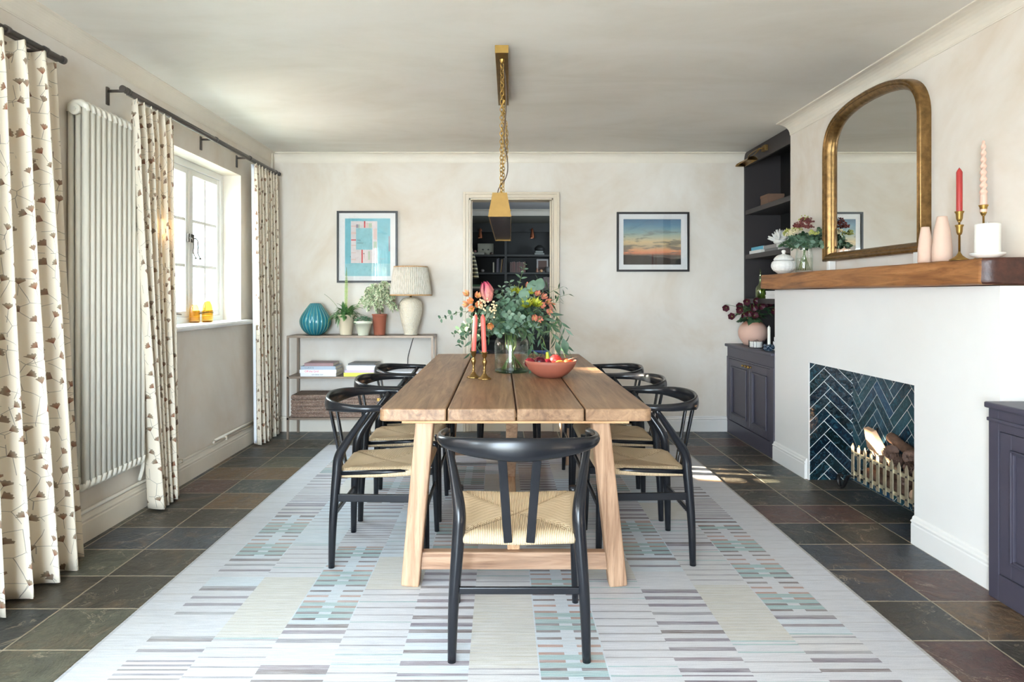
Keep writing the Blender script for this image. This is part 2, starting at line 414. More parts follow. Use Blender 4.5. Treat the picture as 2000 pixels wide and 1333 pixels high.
# ---- cornices and skirting boards: profile swept along a straight line
def sweep(prof, p0, p1, out, mi=0, mb=None):
    """prof: (offset from wall, z); out: unit vector away from wall"""
    mb = mb or MB(); p0 = Vector(p0); p1 = Vector(p1); out = Vector(out)
    mb.prism([p0+out*a+Vector((0,0,z)) for a, z in prof], p1-p0, mi, smooth=False); return mb
def cove(dp, h=.092, n=7):
    P = [(0, -h), (.004, -h), (.004, -h+.006)]
    for i in range(n+1):
        t = i/n*pi/2; P.append((.006+(dp-.012)*(1-cos(t)), -h+.008+(h-.016)*sin(t)))
    P += [(dp, -.006), (dp, 0), (0, 0)]; return P
struct('trim_1', sweep(cove(.06), (XL, YR, ZC), (XL, YB, ZC), (1,0,0)), M['trim'])
struct('trim_2', sweep(cove(.06), (XL, YB, ZC), (2.25, YB, ZC), (0,-1,0)), M['trim'])
struct('trim_3', sweep(cove(.11), (2.22, 2.78, ZC), (2.22, 5.10, ZC), (-1,0,0)), M['trim'])
SK = [(0,0),(.018,0),(.018,.098),(.015,.104),(.015,.108),(.020,.112),(.020,.118),(.012,.124),(.010,.134),(.005,.140),(0,.142)]
struct('baseboard_left', sweep(SK, (XL, YR, 0), (XL, YB, 0), (1,0,0)), M['trim'])
struct('baseboard_back_left', sweep(SK, (XL, YB, 0), (-.345, YB, 0), (0,-1,0)), M['trim'])
struct('baseboard_back_right', sweep(SK, (.54, YB, 0), (2.09, YB, 0), (0,-1,0)), M['white'])
struct('baseboard_fireplace_far', sweep(SK, (2.10, fy1+.012, 0), (2.10, 5.10, 0), (-1,0,0)), M['white'])
struct('baseboard_fireplace_near', sweep(SK, (2.10, 2.80, 0), (2.10, fy0-.0, 0), (-1,0,0)), M['white'])

# ---- herringbone tiles in the hearth
def clip(poly, W, H):
    def cl(P, f, inter):
        out = []
        for i in range(len(P)):
            a, c = P[i-1], P[i]
            if f(c):
                if not f(a): out.append(inter(a, c))
                out.append(c)
            elif f(a): out.append(inter(a, c))
        return out
    def mk(ax, v): return lambda a, c: (lambda t: (a[0]+(c[0]-a[0])*t, a[1]+(c[1]-a[1])*t))((v-a[ax])/(c[ax]-a[ax]))
    for ax, v, sgn in ((0,0,1),(0,W,-1),(1,0,1),(1,H,-1)):
        poly = cl(poly, lambda p: (p[ax]-v)*sgn >= 0, mk(ax, v))
        if len(poly) < 3: return []
    return poly
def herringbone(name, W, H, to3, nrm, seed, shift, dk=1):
    rnd = random.Random(seed); mb = MB(); w_ = .0635; n = 4; g_ = .0022; a = R(45)
    nrm = Vector(nrm)
    mb.add([to3(0,0), to3(W,0), to3(W,H), to3(0,H)], [(0,1,2,3)], False, 1)
    for i in range(-40, 60):
        for j in range(-40, 60):
            k = (i-j) % (2*n)
            if k == 0: r = (i, j, i+n, j+1)
            elif k == 2*n-1: r = (i, j, i+1, j+n)
            else: continue
            q = [(r[0]*w_+g_, r[1]*w_+g_), (r[2]*w_-g_, r[1]*w_+g_), (r[2]*w_-g_, r[3]*w_-g_), (r[0]*w_+g_, r[3]*w_-g_)]
            q = [(x*cos(a)-y*sin(a)+shift, x*sin(a)+y*cos(a)-.9) for x, y in q]
            q = clip(q, W, H)
            if len(q) < 3: continue
            tx, ty = rnd.uniform(-.012,.012), rnd.uniform(-.012,.012)
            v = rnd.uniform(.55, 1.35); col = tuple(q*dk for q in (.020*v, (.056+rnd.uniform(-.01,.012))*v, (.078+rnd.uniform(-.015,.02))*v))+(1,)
            cx = sum(p[0] for p in q)/len(q); cy = sum(p[1] for p in q)/len(q)
            top = [to3(x, y)+nrm*(.0014+.25*(tx*(x-cx)+ty*(y-cy))) for x, y in q]; bot = [to3(x, y)+nrm*.0002 for x, y in q]
            N = len(q); b0 = mb.add(top+bot, [tuple(range(N))], False, 0, col)
            for e_ in range(N):
                mb.f.append([b0+e_, b0+N+e_, b0+N+(e_+1) % N, b0+(e_+1) % N]); mb.s.append(False); mb.m.append(0); mb.c.append(col)
    return mb
m, nt, b = newmat('glazed_teal_tile'); at_ = nd(nt, 'ShaderNodeAttribute', attribute_name='Col')
v = coord(nt, 'Object'); n_ = noise_(nt, v, 26, 4, .6, 1.5)
link(nt, mix_(nt, math_(nt, 'MULTIPLY', ramp_(nt, n_, [(.5, (0,0,0,1)), (.75, (1,1,1,1))]), .45), at_.outputs[0], S(70,122,140)), b.inputs['Base Color'])
b.inputs['Roughness'].default_value = .12; b.inputs['Specular IOR Level'].default_value = .6; bump_(nt, b, noise_(nt, v, 24, 4, .55, .8), .5, .006)
M['tile'] = m; M['grout'] = mat('white_grout', S(214,218,214), .9)
struct('trim_hearth_back', herringbone('b', fy1-fy0, fz, lambda u, v_: Vector((2.404, fy1-u, v_)), (-1,0,0), 3, .12), [M['tile'], M['grout']])
struct('trim_hearth_side', herringbone('s', .302, fz, lambda u, v_: Vector((2.101+u, fy1-.008, v_)), (0,-1,0), 5, -.03, .28), [M['tile'], M['grout']])  # same tile, darkened in colour; the lighter back stands for window sheen
struct('trim_hearth_edge', MB().box((2.098, fy1-.014, 0), (2.106, fy1+.001, fz)).box((2.098, fy0-.004, fz-.003), (2.104, fy1, fz+.002)), M['white'])

# ---- doorway casing
mb = MB()
x0, x1, zt = -.29, .483, 2.155
def casing(mb, inner, outer, dp):
    mb.box((x0-outer, YB-dp, 0), (x0-inner, YB, zt+outer)); mb.box((x1+inner, YB-dp, 0), (x1+outer, YB, zt+outer)); mb.box((x0-inner, YB-dp, zt+inner), (x1+inner, YB, zt+outer))
casing(mb, .004, .058, .016); casing(mb, .036, .058, .028)
struct('trim_doorway', mb, M['archi'], bevel=.002)
mb = MB()
mb.box((x0, YB-.012, 0), (x0+.012, YB+.162, zt)); mb.box((x1-.012, YB-.012, 0), (x1, YB+.162, zt)); mb.box((x0, YB-.012, zt-.012), (x1, YB+.162, zt))
mb.box((x0+.012, YB+.07, 0), (x0+.024, YB+.10, zt-.012)); mb.box((x1-.024, YB+.07, 0), (x1-.012, YB+.10, zt-.012))
mb.box((x0+.012, YB+.0, 0), (x1-.012, YB+.15, .085))
struct('door_1', mb, M['archi'])

# ---- library beyond the doorway
L0, L1, LY0, LY1 = -2.2, 2.4, YB+.15, 10.25
M['lib'] = mat('library_wall', S(96,95,86), .8); M['libdk'] = mat('library_green_black', S(24,25,23), .6); M['libedge'] = mat('library_shelf_edge', S(40,40,37), .5)
M['libfloor'] = mat('library_floor', S(120,100,80), .6); M['libceil'] = mat('library_ceiling', S(200,198,196), .9)
struct('floor_library', MB().box((L0, LY0, -.05), (L1, LY1, .085)), M['libfloor'])
struct('ceiling_library', MB().box((L0, LY0, 2.575), (L1, LY1+.1, 2.62)), M['libceil'])
mb = MB().box((L0-.1, LY0, 0), (L0, LY1, 2.6)).box((L1, LY0, 0), (L1+.1, 7.8, 2.6)).box((L1, 8.6, 0), (L1+.1, LY1, 2.6)).box((L1, 7.8, 0), (L1+.1, 8.6, 1.4)).box((L1, 7.8, 2.1), (L1+.1, 8.6, 2.6)).box((L0-.1, LY1, 0), (L1+.1, LY1+.1, 2.6))
struct('wall_library', mb, M['lib'])
struct('trim_library_cornice', sweep(cove(.07), (L0, LY1, 2.575), (L1, LY1, 2.575), (0,-1,0)), M['trim'])
BY = 9.90
bc = thing('bookcase', 'tall dark built-in bookcase filling the far wall beyond the doorway', 'bookcase', (.1, BY+.15, .085))
xs = [-1.6, -.83, .075, .98, 1.75]; zs = [.60, 1.09, 1.36, 1.60, 1.86, 2.33]
zs = [.60, 1.35, 1.60, 1.865]
bm_ = MB().box((-1.62, LY1-.02, .6), (1.77, LY1-.002, 2.33)); bm_.build('back_panel', M['libdk'], bc)
for x in xs: MB().box((x-.018, BY, .6), (x+.018, LY1-.02, 2.33)).build('upright', M['libedge'], bc)
for a, c_ in zip(xs, xs[1:]):
    for z in (1.36, 1.60, 1.865):
        MB().box((a+.018, BY+.005, z-.028), (c_-.018, LY1-.02, z)).build('shelf', M['libedge'], bc)
MB().box((-1.62, BY-.01, 2.20), (1.77, BY+.018, 2.33)).build('frieze', M['libdk'], bc)
MB().box((-1.64, BY-.12, .57), (1.79, LY1-.002, .6)).build('worktop', M['libedge'], bc)
MB().box((-1.62, BY-.10, .085), (1.77, LY1-.002, .57)).build('base_cupboard', M['libdk'], bc)
for a, c_ in ((-1.5,-.86),(-.8,.04),(.11,.95),(1.01,1.7)):
    MB().box((a, BY-.112, .14), (c_, BY-.10, .53)).build('door', M['libdk'], bc, bevel=.004)
M['libbrass'] = mat('copper_light', S(176,110,80), .3, 1)
def library_light(x, lab):
    t = thing('picture_light', lab, 'light', (x, BY-.012, 2.19))
    MB().lathe([(.022,0),(.022,.008),(0,.01)], 14, (x, BY-.02, 2.225), ax=Matrix.Rotation(R(90),3,'X'), cap0=False).build('wall_plate', M['libbrass'], t)
    MB().tube(catmull([(x,BY-.015,2.225),(x,BY-.05,2.25),(x,BY-.10,2.245),(x,BY-.12,2.21)],4), .005, 8).build('arm', M['libbrass'], t)
    MB().lathe([(.035,-.10),(.030,-.06),(.018,0),(.008,.02)], 18, (x, BY-.12, 2.20), cap0=False).build('shade', M['libbrass'], t)
library_light(-.30, 'small copper library light on the left of the dark bookcase, beyond the doorway')
library_light(.465, 'small copper library light on the right of the dark bookcase, beyond the doorway')

# ---- windows
def window(name, W, n, hw):
    y0, y1, z0, z1 = W; xf0, xf1 = -2.335, -2.275
    mb = MB(); t = .05
    mb.box((xf0, y0, z0), (xf1, y0+t, z1)).box((xf0, y1-t, z0), (xf1, y1, z1)).box((xf0, y0+t, z0), (xf1, y1-t, z0+t)).box((xf0, y0+t, z1-t), (xf1, y1-t, z1))
    cw = (y1-y0-2*t)/n
    for i in range(1, n): mb.box((xf0, y0+t+i*cw-.016, z0+t), (xf1-.005, y0+t+i*cw+.016, z1-t))
    o = struct(name, mb, M['winwhite'], bevel=.004)
    for i in range(n):
        a = y0+t+i*cw+(.016 if i else .002); c_ = y0+t+(i+1)*cw-(.016 if i < n-1 else .002); z0_, z1_ = z0+t+.002, z1-t-.002; s_ = .042
        X0, X1 = xf0+.012, xf1-.010
        mb = MB().box((X0, a, z0_), (X1, a+s_, z1_)).box((X0, c_-s_, z0_), (X1, c_, z1_)).box((X0, a+s_, z0_), (X1, c_-s_, z0_+s_)).box((X0, a+s_, z1_-s_), (X1, c_-s_, z1_))
        mid = (a+c_)/2; hz = (z1_-z0_-2*s_)/3
        mb.box((X0+.004, mid-.012, z0_+s_), (X1-.004, mid+.012, z1_-s_))
        for k in (1, 2): mb.box((X0+.009, a+s_, z0_+s_+hz*k-.012), (X1-.005, c_-s_, z0_+s_+hz*k+.012))
        cs = mb.build('casement', M['winwhite'], o, bevel=.003)
        MB().box((X0+.016, a+s_, z0_+s_), (X0+.018, c_-s_, z1_-s_)).build('pane', M['glass'], cs, world=False)
        if hw:
            hy = c_-.02 if i < n-1 else a+.02
            zz = 1.62
            MB().tube(catmull([(xf1,hy,zz+.06),(xf1+.03,hy,zz+.05),(xf1+.035,hy+.004,zz),(xf1+.03,hy+.012,zz-.05),(xf1+.042,hy+.02,zz-.085)],4), .005, 8).ball((xf1+.042,hy+.02,zz-.09), .009).box((xf1-.012, hy-.012, zz+.03), (xf1+.004, hy+.012, zz+.09)).build('handle', M['pole'], cs, world=False)
            MB().tube([(xf1-.005,mid-.12,z0_+.02),(xf1+.012,mid,z0_+.028),(xf1-.005,mid+.12,z0_+.02)], .005, 6).build('stay', M['pole'], cs, world=False)
    return o
window('window_1', W1, 3, True)
window('window_2', W2, 5, False)
mb = MB(); P = [(0,0),(.228,0),(.236,.006),(.24,.0175),(.236,.029),(.228,.035),(0,.035)]
mb.box((XL-.145, W1[0]+.001, 1.052), (XL, W1[1]-.001, 1.058))
mb.prism([Vector((XL+a, W1[0]-.12, 1.022+z)) for a, z in [(0,0),(.045,0),(.053,.005),(.057,.018),(.053,.031),(.045,.036),(0,.036)]][::-1], (0, W1[1]-W1[0]+.24, 0))
struct('trim_windowsill', mb, M['winwhite'])

# ================================================================ LEFT SIDE
# radiator
rad = thing('column_radiator', 'tall cream column radiator on the left wall between the curtains', 'radiator', (-2.07, 3.52, .30))
y = 3.262; sec = None; prof = None
for i in range(12):
    mb = MB(); yy = 3.262+.0463*i
    for x in (-2.105, -2.070, -2.035):
        mb.tube([(x,yy,.33),(x,yy,2.18)], .0168 if x > -2.04 else .0135, 12)
    for z0_, sg in ((2.18, 1), (.335, -1)):
        mb.tube([(-2.112,yy,z0_-.02*sg),(-2.105,yy,z0_+.008*sg),(-2.085,yy,z0_+.02*sg),(-2.055,yy,z0_+.02*sg),(-2.035,yy,z0_+.008*sg),(-2.028,yy,z0_-.02*sg)], 1, 10, sec=[(.012,.016),(.020,.018),(.0205,.022),(.0205,.022),(.020,.018),(.012,.016)])
    mb.tube([(-2.07,yy-.0235,2.165),(-2.07,yy+.0235,2.165)], .021, 12).tube([(-2.07,yy-.0235,.35),(-2.07,yy+.0235,.35)], .021, 12)
    o = mb.build('column_section', M['rad'], rad)
MB().tube([(-2.07,3.225,2.165),(-2.07,3.240,2.165)], [.026,.028], 16).tube([(-2.07,3.215,2.165),(-2.07,3.226,2.165)], .013, 6).build('end_plug', M['rad'], rad)
MB().tube(catmull([(-2.07,3.80,.35),(-2.07,3.84,.35),(-2.07,3.85,.34),(-2.07,3.85,.27),(-2.09,3.85,.19)],4), .010, 8).tube([(-2.07,3.82,.35),(-2.07,3.88,.35)], .019, 12).tube([(-2.07,3.85,.36),(-2.07,3.85,.41)], .017, 12).build('valve', M['rad'], rad)
for z in (.6, 1.9): MB().box((XL, 3.5, z), (-2.10, 3.53, z+.04)).build('wall_bracket', M['rad'], rad)
hp = MB().tube([(XL+.022, 2.0, .165),(XL+.022, 6.10, .165)], .0085, 10).tube([(XL+.022, 4.9, .190),(XL+.022, 6.10, .190)], .0085, 10)
for yv in (3.3, 4.4, 5.1, 5.8): hp.box((XL, yv-.01, .152), (XL+.034, yv+.01, .178))
hp.tube([(XL+.022, 4.9, .190),(XL+.022, 4.88, .178),(XL+.022, 4.9, .166)], .009, 8)
tag(hp.build('heating_pipe', M['trim'], org=(XL+.02, 4, .15)), 'pair of thin painted heating pipes running above the left skirting board', 'pipe')
tag(MB().tube([(XL+.035, 6.10, .19),(XL+.035, 6.10, ZC)], .0085, 10).build('riser_pipe', M['trim'], org=(XL+.035, 6.10, .19)), 'thin painted vertical pipe in the corner behind the far curtain', 'pipe')

# curtains
def curtain_mat():
    m, nt, b = newmat('ginkgo_print_cotton')
    t = nd(nt, 'ShaderNodeTexCoord'); vm = nd(nt, 'ShaderNodeVectorMath', operation='SCALE'); vm.inputs['Scale'].default_value = 9.6
    link(nt, t.outputs['UV'], vm.inputs[0]); P = vm.outputs[0]
    vo = nd(nt, 'ShaderNodeTexVoronoi'); vo.voronoi_dimensions = '2D'; vo.inputs['Scale'].default_value = 1; vo.inputs['Randomness'].default_value = .62; link(nt, P, vo.inputs['Vector'])
    ve = nd(nt, 'ShaderNodeTexVoronoi'); ve.voronoi_dimensions = '2D'; ve.feature = 'DISTANCE_TO_EDGE'; ve.inputs['Scale'].default_value = 1; ve.inputs['Randomness'].default_value = .62; link(nt, P, ve.inputs['Vector'])
    d = nd(nt, 'ShaderNodeVectorMath', operation='SUBTRACT'); link(nt, P, d.inputs[0]); link(nt, vo.outputs['Position'], d.inputs[1])
    rs = nd(nt, 'ShaderNodeSeparateXYZ'); link(nt, vo.outputs['Color'], rs.inputs[0])
    ro = nd(nt, 'ShaderNodeVectorRotate'); ro.rotation_type = 'Z_AXIS'; link(nt, d.outputs[0], ro.inputs['Vector'])
    link(nt, math_(nt, 'MULTIPLY', math_(nt, 'SUBTRACT', rs.outputs[0], .5), 2.6), ro.inputs['Angle'])
    s_ = nd(nt, 'ShaderNodeSeparateXYZ'); link(nt, ro.outputs[0], s_.inputs[0])
    x, y = s_.outputs[0], math_(nt, 'ADD', s_.outputs[1], .12)
    r = math_(nt, 'SQRT', math_(nt, 'ADD', math_(nt, 'MULTIPLY', x, x), math_(nt, 'MULTIPLY', y, y)))
    a = math_(nt, 'ARCTAN2', x, y); aa = math_(nt, 'ABSOLUTE', a)
    rim = math_(nt, 'ADD', math_(nt, 'ADD', .24, math_(nt, 'MULTIPLY', rs.outputs[1], .07)), math_(nt, 'MULTIPLY', math_(nt, 'SINE', math_(nt, 'MULTIPLY', a, 15)), .018))
    inr = math_(nt, 'LESS_THAN', r, rim); ina = math_(nt, 'LESS_THAN', aa, .80); fan = math_(nt, 'MULTIPLY', inr, ina)
    stem = math_(nt, 'MULTIPLY', math_(nt, 'LESS_THAN', math_(nt, 'ABSOLUTE', x), .011), math_(nt, 'LESS_THAN', y, .02))
    net = math_(nt, 'LESS_THAN', ve.outputs['Distance'], .010)
    gate = math_(nt, 'GREATER_THAN', noise_(nt, P, .9, 1), .47)
    lines = math_(nt, 'MAXIMUM', stem, math_(nt, 'MULTIPLY', net, gate))
    basec = mix_(nt, math_(nt, 'MULTIPLY', noise_(nt, P, 40, 2), .12), S(245,235,217), S(224,210,188))
    c = mix_(nt, math_(nt, 'MULTIPLY', lines, .75), basec, S(140,134,124))
    fc = ramp_(nt, math_(nt, 'DIVIDE', r, .30), [(.05, S(120,64,50)), (.45, S(170,122,98)), (.95, S(170,152,128))])
    fc = mix_(nt, math_(nt, 'MULTIPLY', rs.outputs[2], .9), fc, S(146,130,112))
    c = mix_(nt, fan, c, fc)
    P2 = nd(nt, 'ShaderNodeVectorMath', operation='ADD'); link(nt, P, P2.inputs[0]); P2.inputs[1].default_value = (13.47, 7.61, 0)
    v2 = nd(nt, 'ShaderNodeTexVoronoi'); v2.voronoi_dimensions = '2D'; v2.inputs['Scale'].default_value = 1; v2.inputs['Randomness'].default_value = .5; link(nt, P2.outputs[0], v2.inputs['Vector'])
    d2 = nd(nt, 'ShaderNodeVectorMath', operation='SUBTRACT'); link(nt, P2.outputs[0], d2.inputs[0]); link(nt, v2.outputs['Position'], d2.inputs[1])
    r2 = nd(nt, 'ShaderNodeSeparateXYZ'); link(nt, v2.outputs['Color'], r2.inputs[0])
    o2 = nd(nt, 'ShaderNodeVectorRotate'); o2.rotation_type = 'Z_AXIS'; link(nt, d2.outputs[0], o2.inputs['Vector']); link(nt, math_(nt, 'MULTIPLY', math_(nt, 'SUBTRACT', r2.outputs[1], .5), 2.6), o2.inputs['Angle'])
    s2 = nd(nt, 'ShaderNodeSeparateXYZ'); link(nt, o2.outputs[0], s2.inputs[0]); x2, y2 = s2.outputs[0], math_(nt, 'ADD', s2.outputs[1], .12)
    q2 = math_(nt, 'SQRT', math_(nt, 'ADD', math_(nt, 'MULTIPLY', x2, x2), math_(nt, 'MULTIPLY', y2, y2))); a2 = math_(nt, 'ARCTAN2', x2, y2)
    fan2 = math_(nt, 'MULTIPLY', math_(nt, 'LESS_THAN', q2, math_(nt, 'ADD', .25, math_(nt, 'MULTIPLY', math_(nt, 'SINE', math_(nt, 'MULTIPLY', a2, 15)), .018))), math_(nt, 'LESS_THAN', math_(nt, 'ABSOLUTE', a2), .78))
    st2 = math_(nt, 'MULTIPLY', math_(nt, 'MULTIPLY', math_(nt, 'LESS_THAN', math_(nt, 'ABSOLUTE', x2), .010), math_(nt, 'LESS_THAN', y2, .02)), math_(nt, 'GREATER_THAN', y2, -.5))
    keep = math_(nt, 'GREATER_THAN', r2.outputs[2], .35)
    c = mix_(nt, math_(nt, 'MULTIPLY', math_(nt, 'MULTIPLY', st2, keep), .7), c, S(140,134,124))
    c = mix_(nt, math_(nt, 'MULTIPLY', fan2, keep), c, ramp_(nt, math_(nt, 'DIVIDE', q2, .28), [(.05, S(112,70,58)), (.5, S(156,132,110)), (.95, S(168,158,138))])); link(nt, c, b.inputs['Base Color']); b.inputs['Roughness'].default_value = .9; b.inputs['Specular IOR Level'].default_value = .15
    tr = nd(nt, 'ShaderNodeBsdfTranslucent'); link(nt, c, tr.inputs[0]); ms = nd(nt, 'ShaderNodeMixShader'); ms.inputs[0].default_value = .22
    link(nt, b.outputs[0], ms.inputs[1]); link(nt, tr.outputs[0], ms.inputs[2]); link(nt, ms.outputs[0], nt.nodes['Material Output'].inputs[0])
    return m
M['curtain'] = curtain_mat(); M['lining'] = mat('white_lining', S(232,234,240), .9)
def curtain(label, yt0, yt1, yb0, yb1, xc, zt, nf, seed, amp=.045, zb=.008, x_b=None, ring_side=1, lining=False):
    rnd = random.Random(seed); t = thing('curtain', label, 'curtain', (xc, (yb0+yb1)/2, 0), group='ginkgo print curtains')
    NU, NV = nf*16, 40; mb = MB(); ph = [rnd.uniform(-.5,.5) for _ in range(nf+2)]; am = [rnd.uniform(.75,1.25) for _ in range(nf+2)]
    x_b = xc if x_b is None else x_b
    idx = {}
    for j in range(NV+1):
        v = j/NV; z = lin(zt, zb, v)
        acc = 0; last = None
        for i in range(NU+1):
            u = i/NU; k = u*nf; ki = int(k)
            q = sin(2*pi*k + ph[ki]*(v)*sin(pi*(k-ki))*1.5)
            A = amp*lin(am[ki], am[ki+1], k-ki)
            head = max(0, 1-v*14)
            Av = A*(.72+.45*v) * (1-.35*head)
            if head > 0: q = (abs(q)**.45)*(1 if q > 0 else -1)*lin(1, 1, head)
            y_ = lin(lin(yt0, yt1, u), lin(yb0, yb1, u), v**1.3) + Av*.42*cos(2*pi*k*1.0+.6)
            x_ = lin(xc, x_b, v) + Av*q + .010*sin(3.1*v+ki*1.7+seed)*v
            zz = z + (.012*sin(2*pi*k)*head) + (-.0 if j < NV else .012*noise.noise((u*6, seed, 0)))
            vi = len(mb.v); mb.v.append(Vector((x_, y_, zz))); idx[(i,j)] = vi
            mb.uv[vi] = (u*nf*.235+seed*.37, z)
    for j in range(NV):
        for i in range(NU):
            mb.f.append([idx[(i,j)], idx[(i,j+1)], idx[(i+1,j+1)], idx[(i+1,j)]]); mb.s.append(True); mb.m.append(0); mb.c.append(None)
    o = mb.build('drape', M['curtain'], t, solid=.003)
    if not lining: return t
    lb = MB(); n2 = 4; e0 = {}
    for j in range(NV+1):
        p = mb.v[idx[(NU if ring_side < 0 else 0, j)]]
        for i in range(n2+1):
            e0[(i,j)] = len(lb.v); lb.v.append(Vector((p.x-.0045*i-.004, p.y-.004*i*0+.012*sin(i), p.z+.012 if j == NV else p.z)))
    for j in range(NV):
        for i in range(n2): lb.f.append([e0[(i,j)], e0[(i,j+1)], e0[(i+1,j+1)], e0[(i+1,j)]]); lb.s.append(True); lb.m.append(0); lb.c.append(None)
    lb.build('lining', M['lining'], t, solid=.002)['label'] = 'white lining turned back at the edge'
    return t
curtain('cream ginkgo-print curtain in the left foreground, nearer the viewer than the radiator', 2.12, 3.00, 2.12, 3.16, -2.01, 2.315, 7, 3, amp=.055, x_b=-1.985)
curtain('cream ginkgo-print curtain between the radiator and the window', 3.64, 4.10, 3.88, 4.16, -2.02, 2.33, 6, 5, amp=.045, x_b=-2.03, ring_side=1)
curtain('cream ginkgo-print curtain in the far corner beside the bronze console table', 5.45, 6.02, 5.56, 6.09, -2.02, 2.335, 8, 8, amp=.035, x_b=-2.03, ring_side=1, lining=True)
def pole(label, y0, y1, zz, brk):
    t = thing('curtain_pole', label, 'curtain pole', (-2.02, (y0+y1)/2, zz))
    MB().tube([(-2.02,y0,zz),(-2.02,y1,zz)], .0135, 14).build('rod', M['pole'], t)
    MB().box((-2.026,y0+.03,zz-.022), (-2.014,y1-.03,zz-.013)).build('track', M['pole'], t)
    for ye, s_ in ((y0,-1),(y1,1)):
        MB().tube([(-2.02,ye,zz),(-2.02,ye+.018*s_,zz)], .0175, 14).build('end_cap', M['pole'], t)
    for yb in brk:
        MB().box((XL,yb-.012,zz-.075),(XL+.008,yb+.012,zz+.02)).tube([(XL+.006,yb,zz),(-2.02,yb,zz)], .008, 8).tube([(-2.02,yb-.012,zz),(-2.02,yb+.012,zz)], .018, 14).build('bracket', M['pole'], t)
pole('dark grey curtain pole over the nearest curtain at the left edge', .6, 3.06, 2.345, (.8, 2.95, 2.72))
pole('long dark grey curtain pole above the window', 3.57, 6.05, 2.365, (3.60, 4.72, 5.36, 5.98))

# amber vases on the sill
M['amber'] = thin_glass('amber_glass', (1,.84,.42,1), (.95,.66,.22,1), .05, .03)
def amber(x, y, w_, h, lab, top):
    t = thing('amber_vase', lab, 'vase', (x, y, 1.058), group='amber glass vases on the windowsill')
    mb = MB(); ax = Matrix.Diagonal((.62, 1, 1))
    mb.lathe([(w_*.42,0),(w_*.5,.006),(w_*.5,h*.55),(w_*.44,h*.8),(w_*.30,h*.93),(w_*.26,h),(w_*.24,h*.97),(w_*.38,h*.78),(w_*.44,h*.5),(w_*.42,.02),(0,.018)], 20, (x, y, 1.058), ax=ax)
    mb.build('glass_body', M['amber'], t)
    MB().lathe([(w_*.40,.0),(w_*.42,.008),(0,.010)], 20, (x, y, 1.0605), ax=ax).build('base', mat('dark_amber', S(120,70,20), .2), t)
amber(-2.235, 4.86, .105, .135, 'squat amber glass vase on the windowsill, nearer the curtain', 1)
amber(-2.195, 4.98, .115, .158, 'taller amber glass vase on the windowsill, further from the curtain', 2)

# added wall outside the windows, unseen; its slots are shaped to gate the sun
struct('wall_sun_blocker', MB().box((-4.5, -2.0, -.3), (-4.3, 5.25, 2.30)).box((-4.5, -2.0, 2.48), (-4.3, 5.25, 3.2)).box((-4.5, 5.25, -.3), (-4.3, 5.32, 3.2)).box((-4.5, 5.32, 1.95), (-4.3, 5.95, 3.2)).box((-4.5, 5.95, -.3), (-4.3, 6.6, 3.2)), mat('sun_blocker_brick', S(150,120,100), .9, var=.2))
struct('ground_garden', MB().box((-14, -6, -.4), (-2.45, 14, -.3)).box((-14, -8, -.4), (4, -1.8, -.3)), mat('garden_paving', S(176,172,160), .9, var=.1))
# ================================================================ RUG
m, nt, b = newmat('woven_rug'); at_ = nd(nt, 'ShaderNodeAttribute', attribute_name='Col')
v1 = coord(nt, 'Object', (6, 150, 1)); v2 = coord(nt, 'Object', (14, 330, 1))
n1 = noise_(nt, v1, 1, 3, .6); n2 = noise_(nt, v2, 1, 3, .7); n3 = noise_(nt, coord(nt, 'Object'), 2.2, 4, .6)
n4 = noise_(nt, coord(nt, 'Object', (300, 300, 1)), 1, 2)
fade = math_(nt, 'MULTIPLY', ramp_(nt, noise_(nt, coord(nt, 'Object', (5, 210, 1)), 1, 4, .75), [(.42, (0,0,0,1)), (.62, (1,1,1,1))]), .5)
c0 = mix_(nt, fade, at_.outputs[0], S(196,198,204))
c = mix_(nt, .45, c0, ramp_(nt, n1, [(.3, (.36,)*3+(1,)), (.7, (.62,)*3+(1,))]), 'OVERLAY')
c = mix_(nt, .45, c, ramp_(nt, n2, [(.3, (.34,)*3+(1,)), (.7, (.66,)*3+(1,))]), 'OVERLAY')
c = mix_(nt, .25, c, ramp_(nt, n4, [(.3, (.3,)*3+(1,)), (.7, (.7,)*3+(1,))]), 'OVERLAY')
line = ramp_(nt, noise_(nt, coord(nt, 'Object', (1.3, 62, 1)), 1, 3, .6), [(.58, (0,0,0,1)), (.66, (1,1,1,1))])
c = mix_(nt, math_(nt, 'MULTIPLY', line, .22), c, S(172,166,164))
c = mix_(nt, math_(nt, 'MULTIPLY', ramp_(nt, n3, [(.4, (0,0,0,1)), (.7, (1,1,1,1))]), .18), c, S(206,200,190))
link(nt, c, b.inputs['Base Color']); b.inputs['Roughness'].default_value = .95; b.inputs['Specular IOR Level'].default_value = .1
bump_(nt, b, n2, .25, .003)
M['rug'] = m
RX0, RX1, RY0, RY1, RZ = -1.445, 1.49, 1.45, 5.56, .009
rnd = random.Random(11)
PALE = S(194,196,202); PLUM = S(122,110,120); PLUM2 = S(106,96,110); GREY = S(132,130,136); TEAL = S(138,170,172); TEAL2 = S(160,188,190)
RUST = S(160,122,106); BROWN = S(98,84,84); BEIGE = S(193,192,186); ICE = S(190,200,208); MID = S(196,196,198)
mb = MB()
def rq(xa, xb, ya, yb, col):
    if yb-ya < 1e-4 or xb-xa < 1e-4: return
    ya = max(ya, RY0); yb = min(yb, RY1)
    if yb <= ya: return
    mb.add([(xa,ya,RZ),(xb,ya,RZ),(xb,yb,RZ),(xa,yb,RZ)], [(0,1,2,3)], False, 0, col)
cw = .2345; cx0 = RX0+.165
def jit(c, s=.04): 
    k = 1+rnd.uniform(-s, s); return (c[0]*k, c[1]*k, c[2]*k, 1)
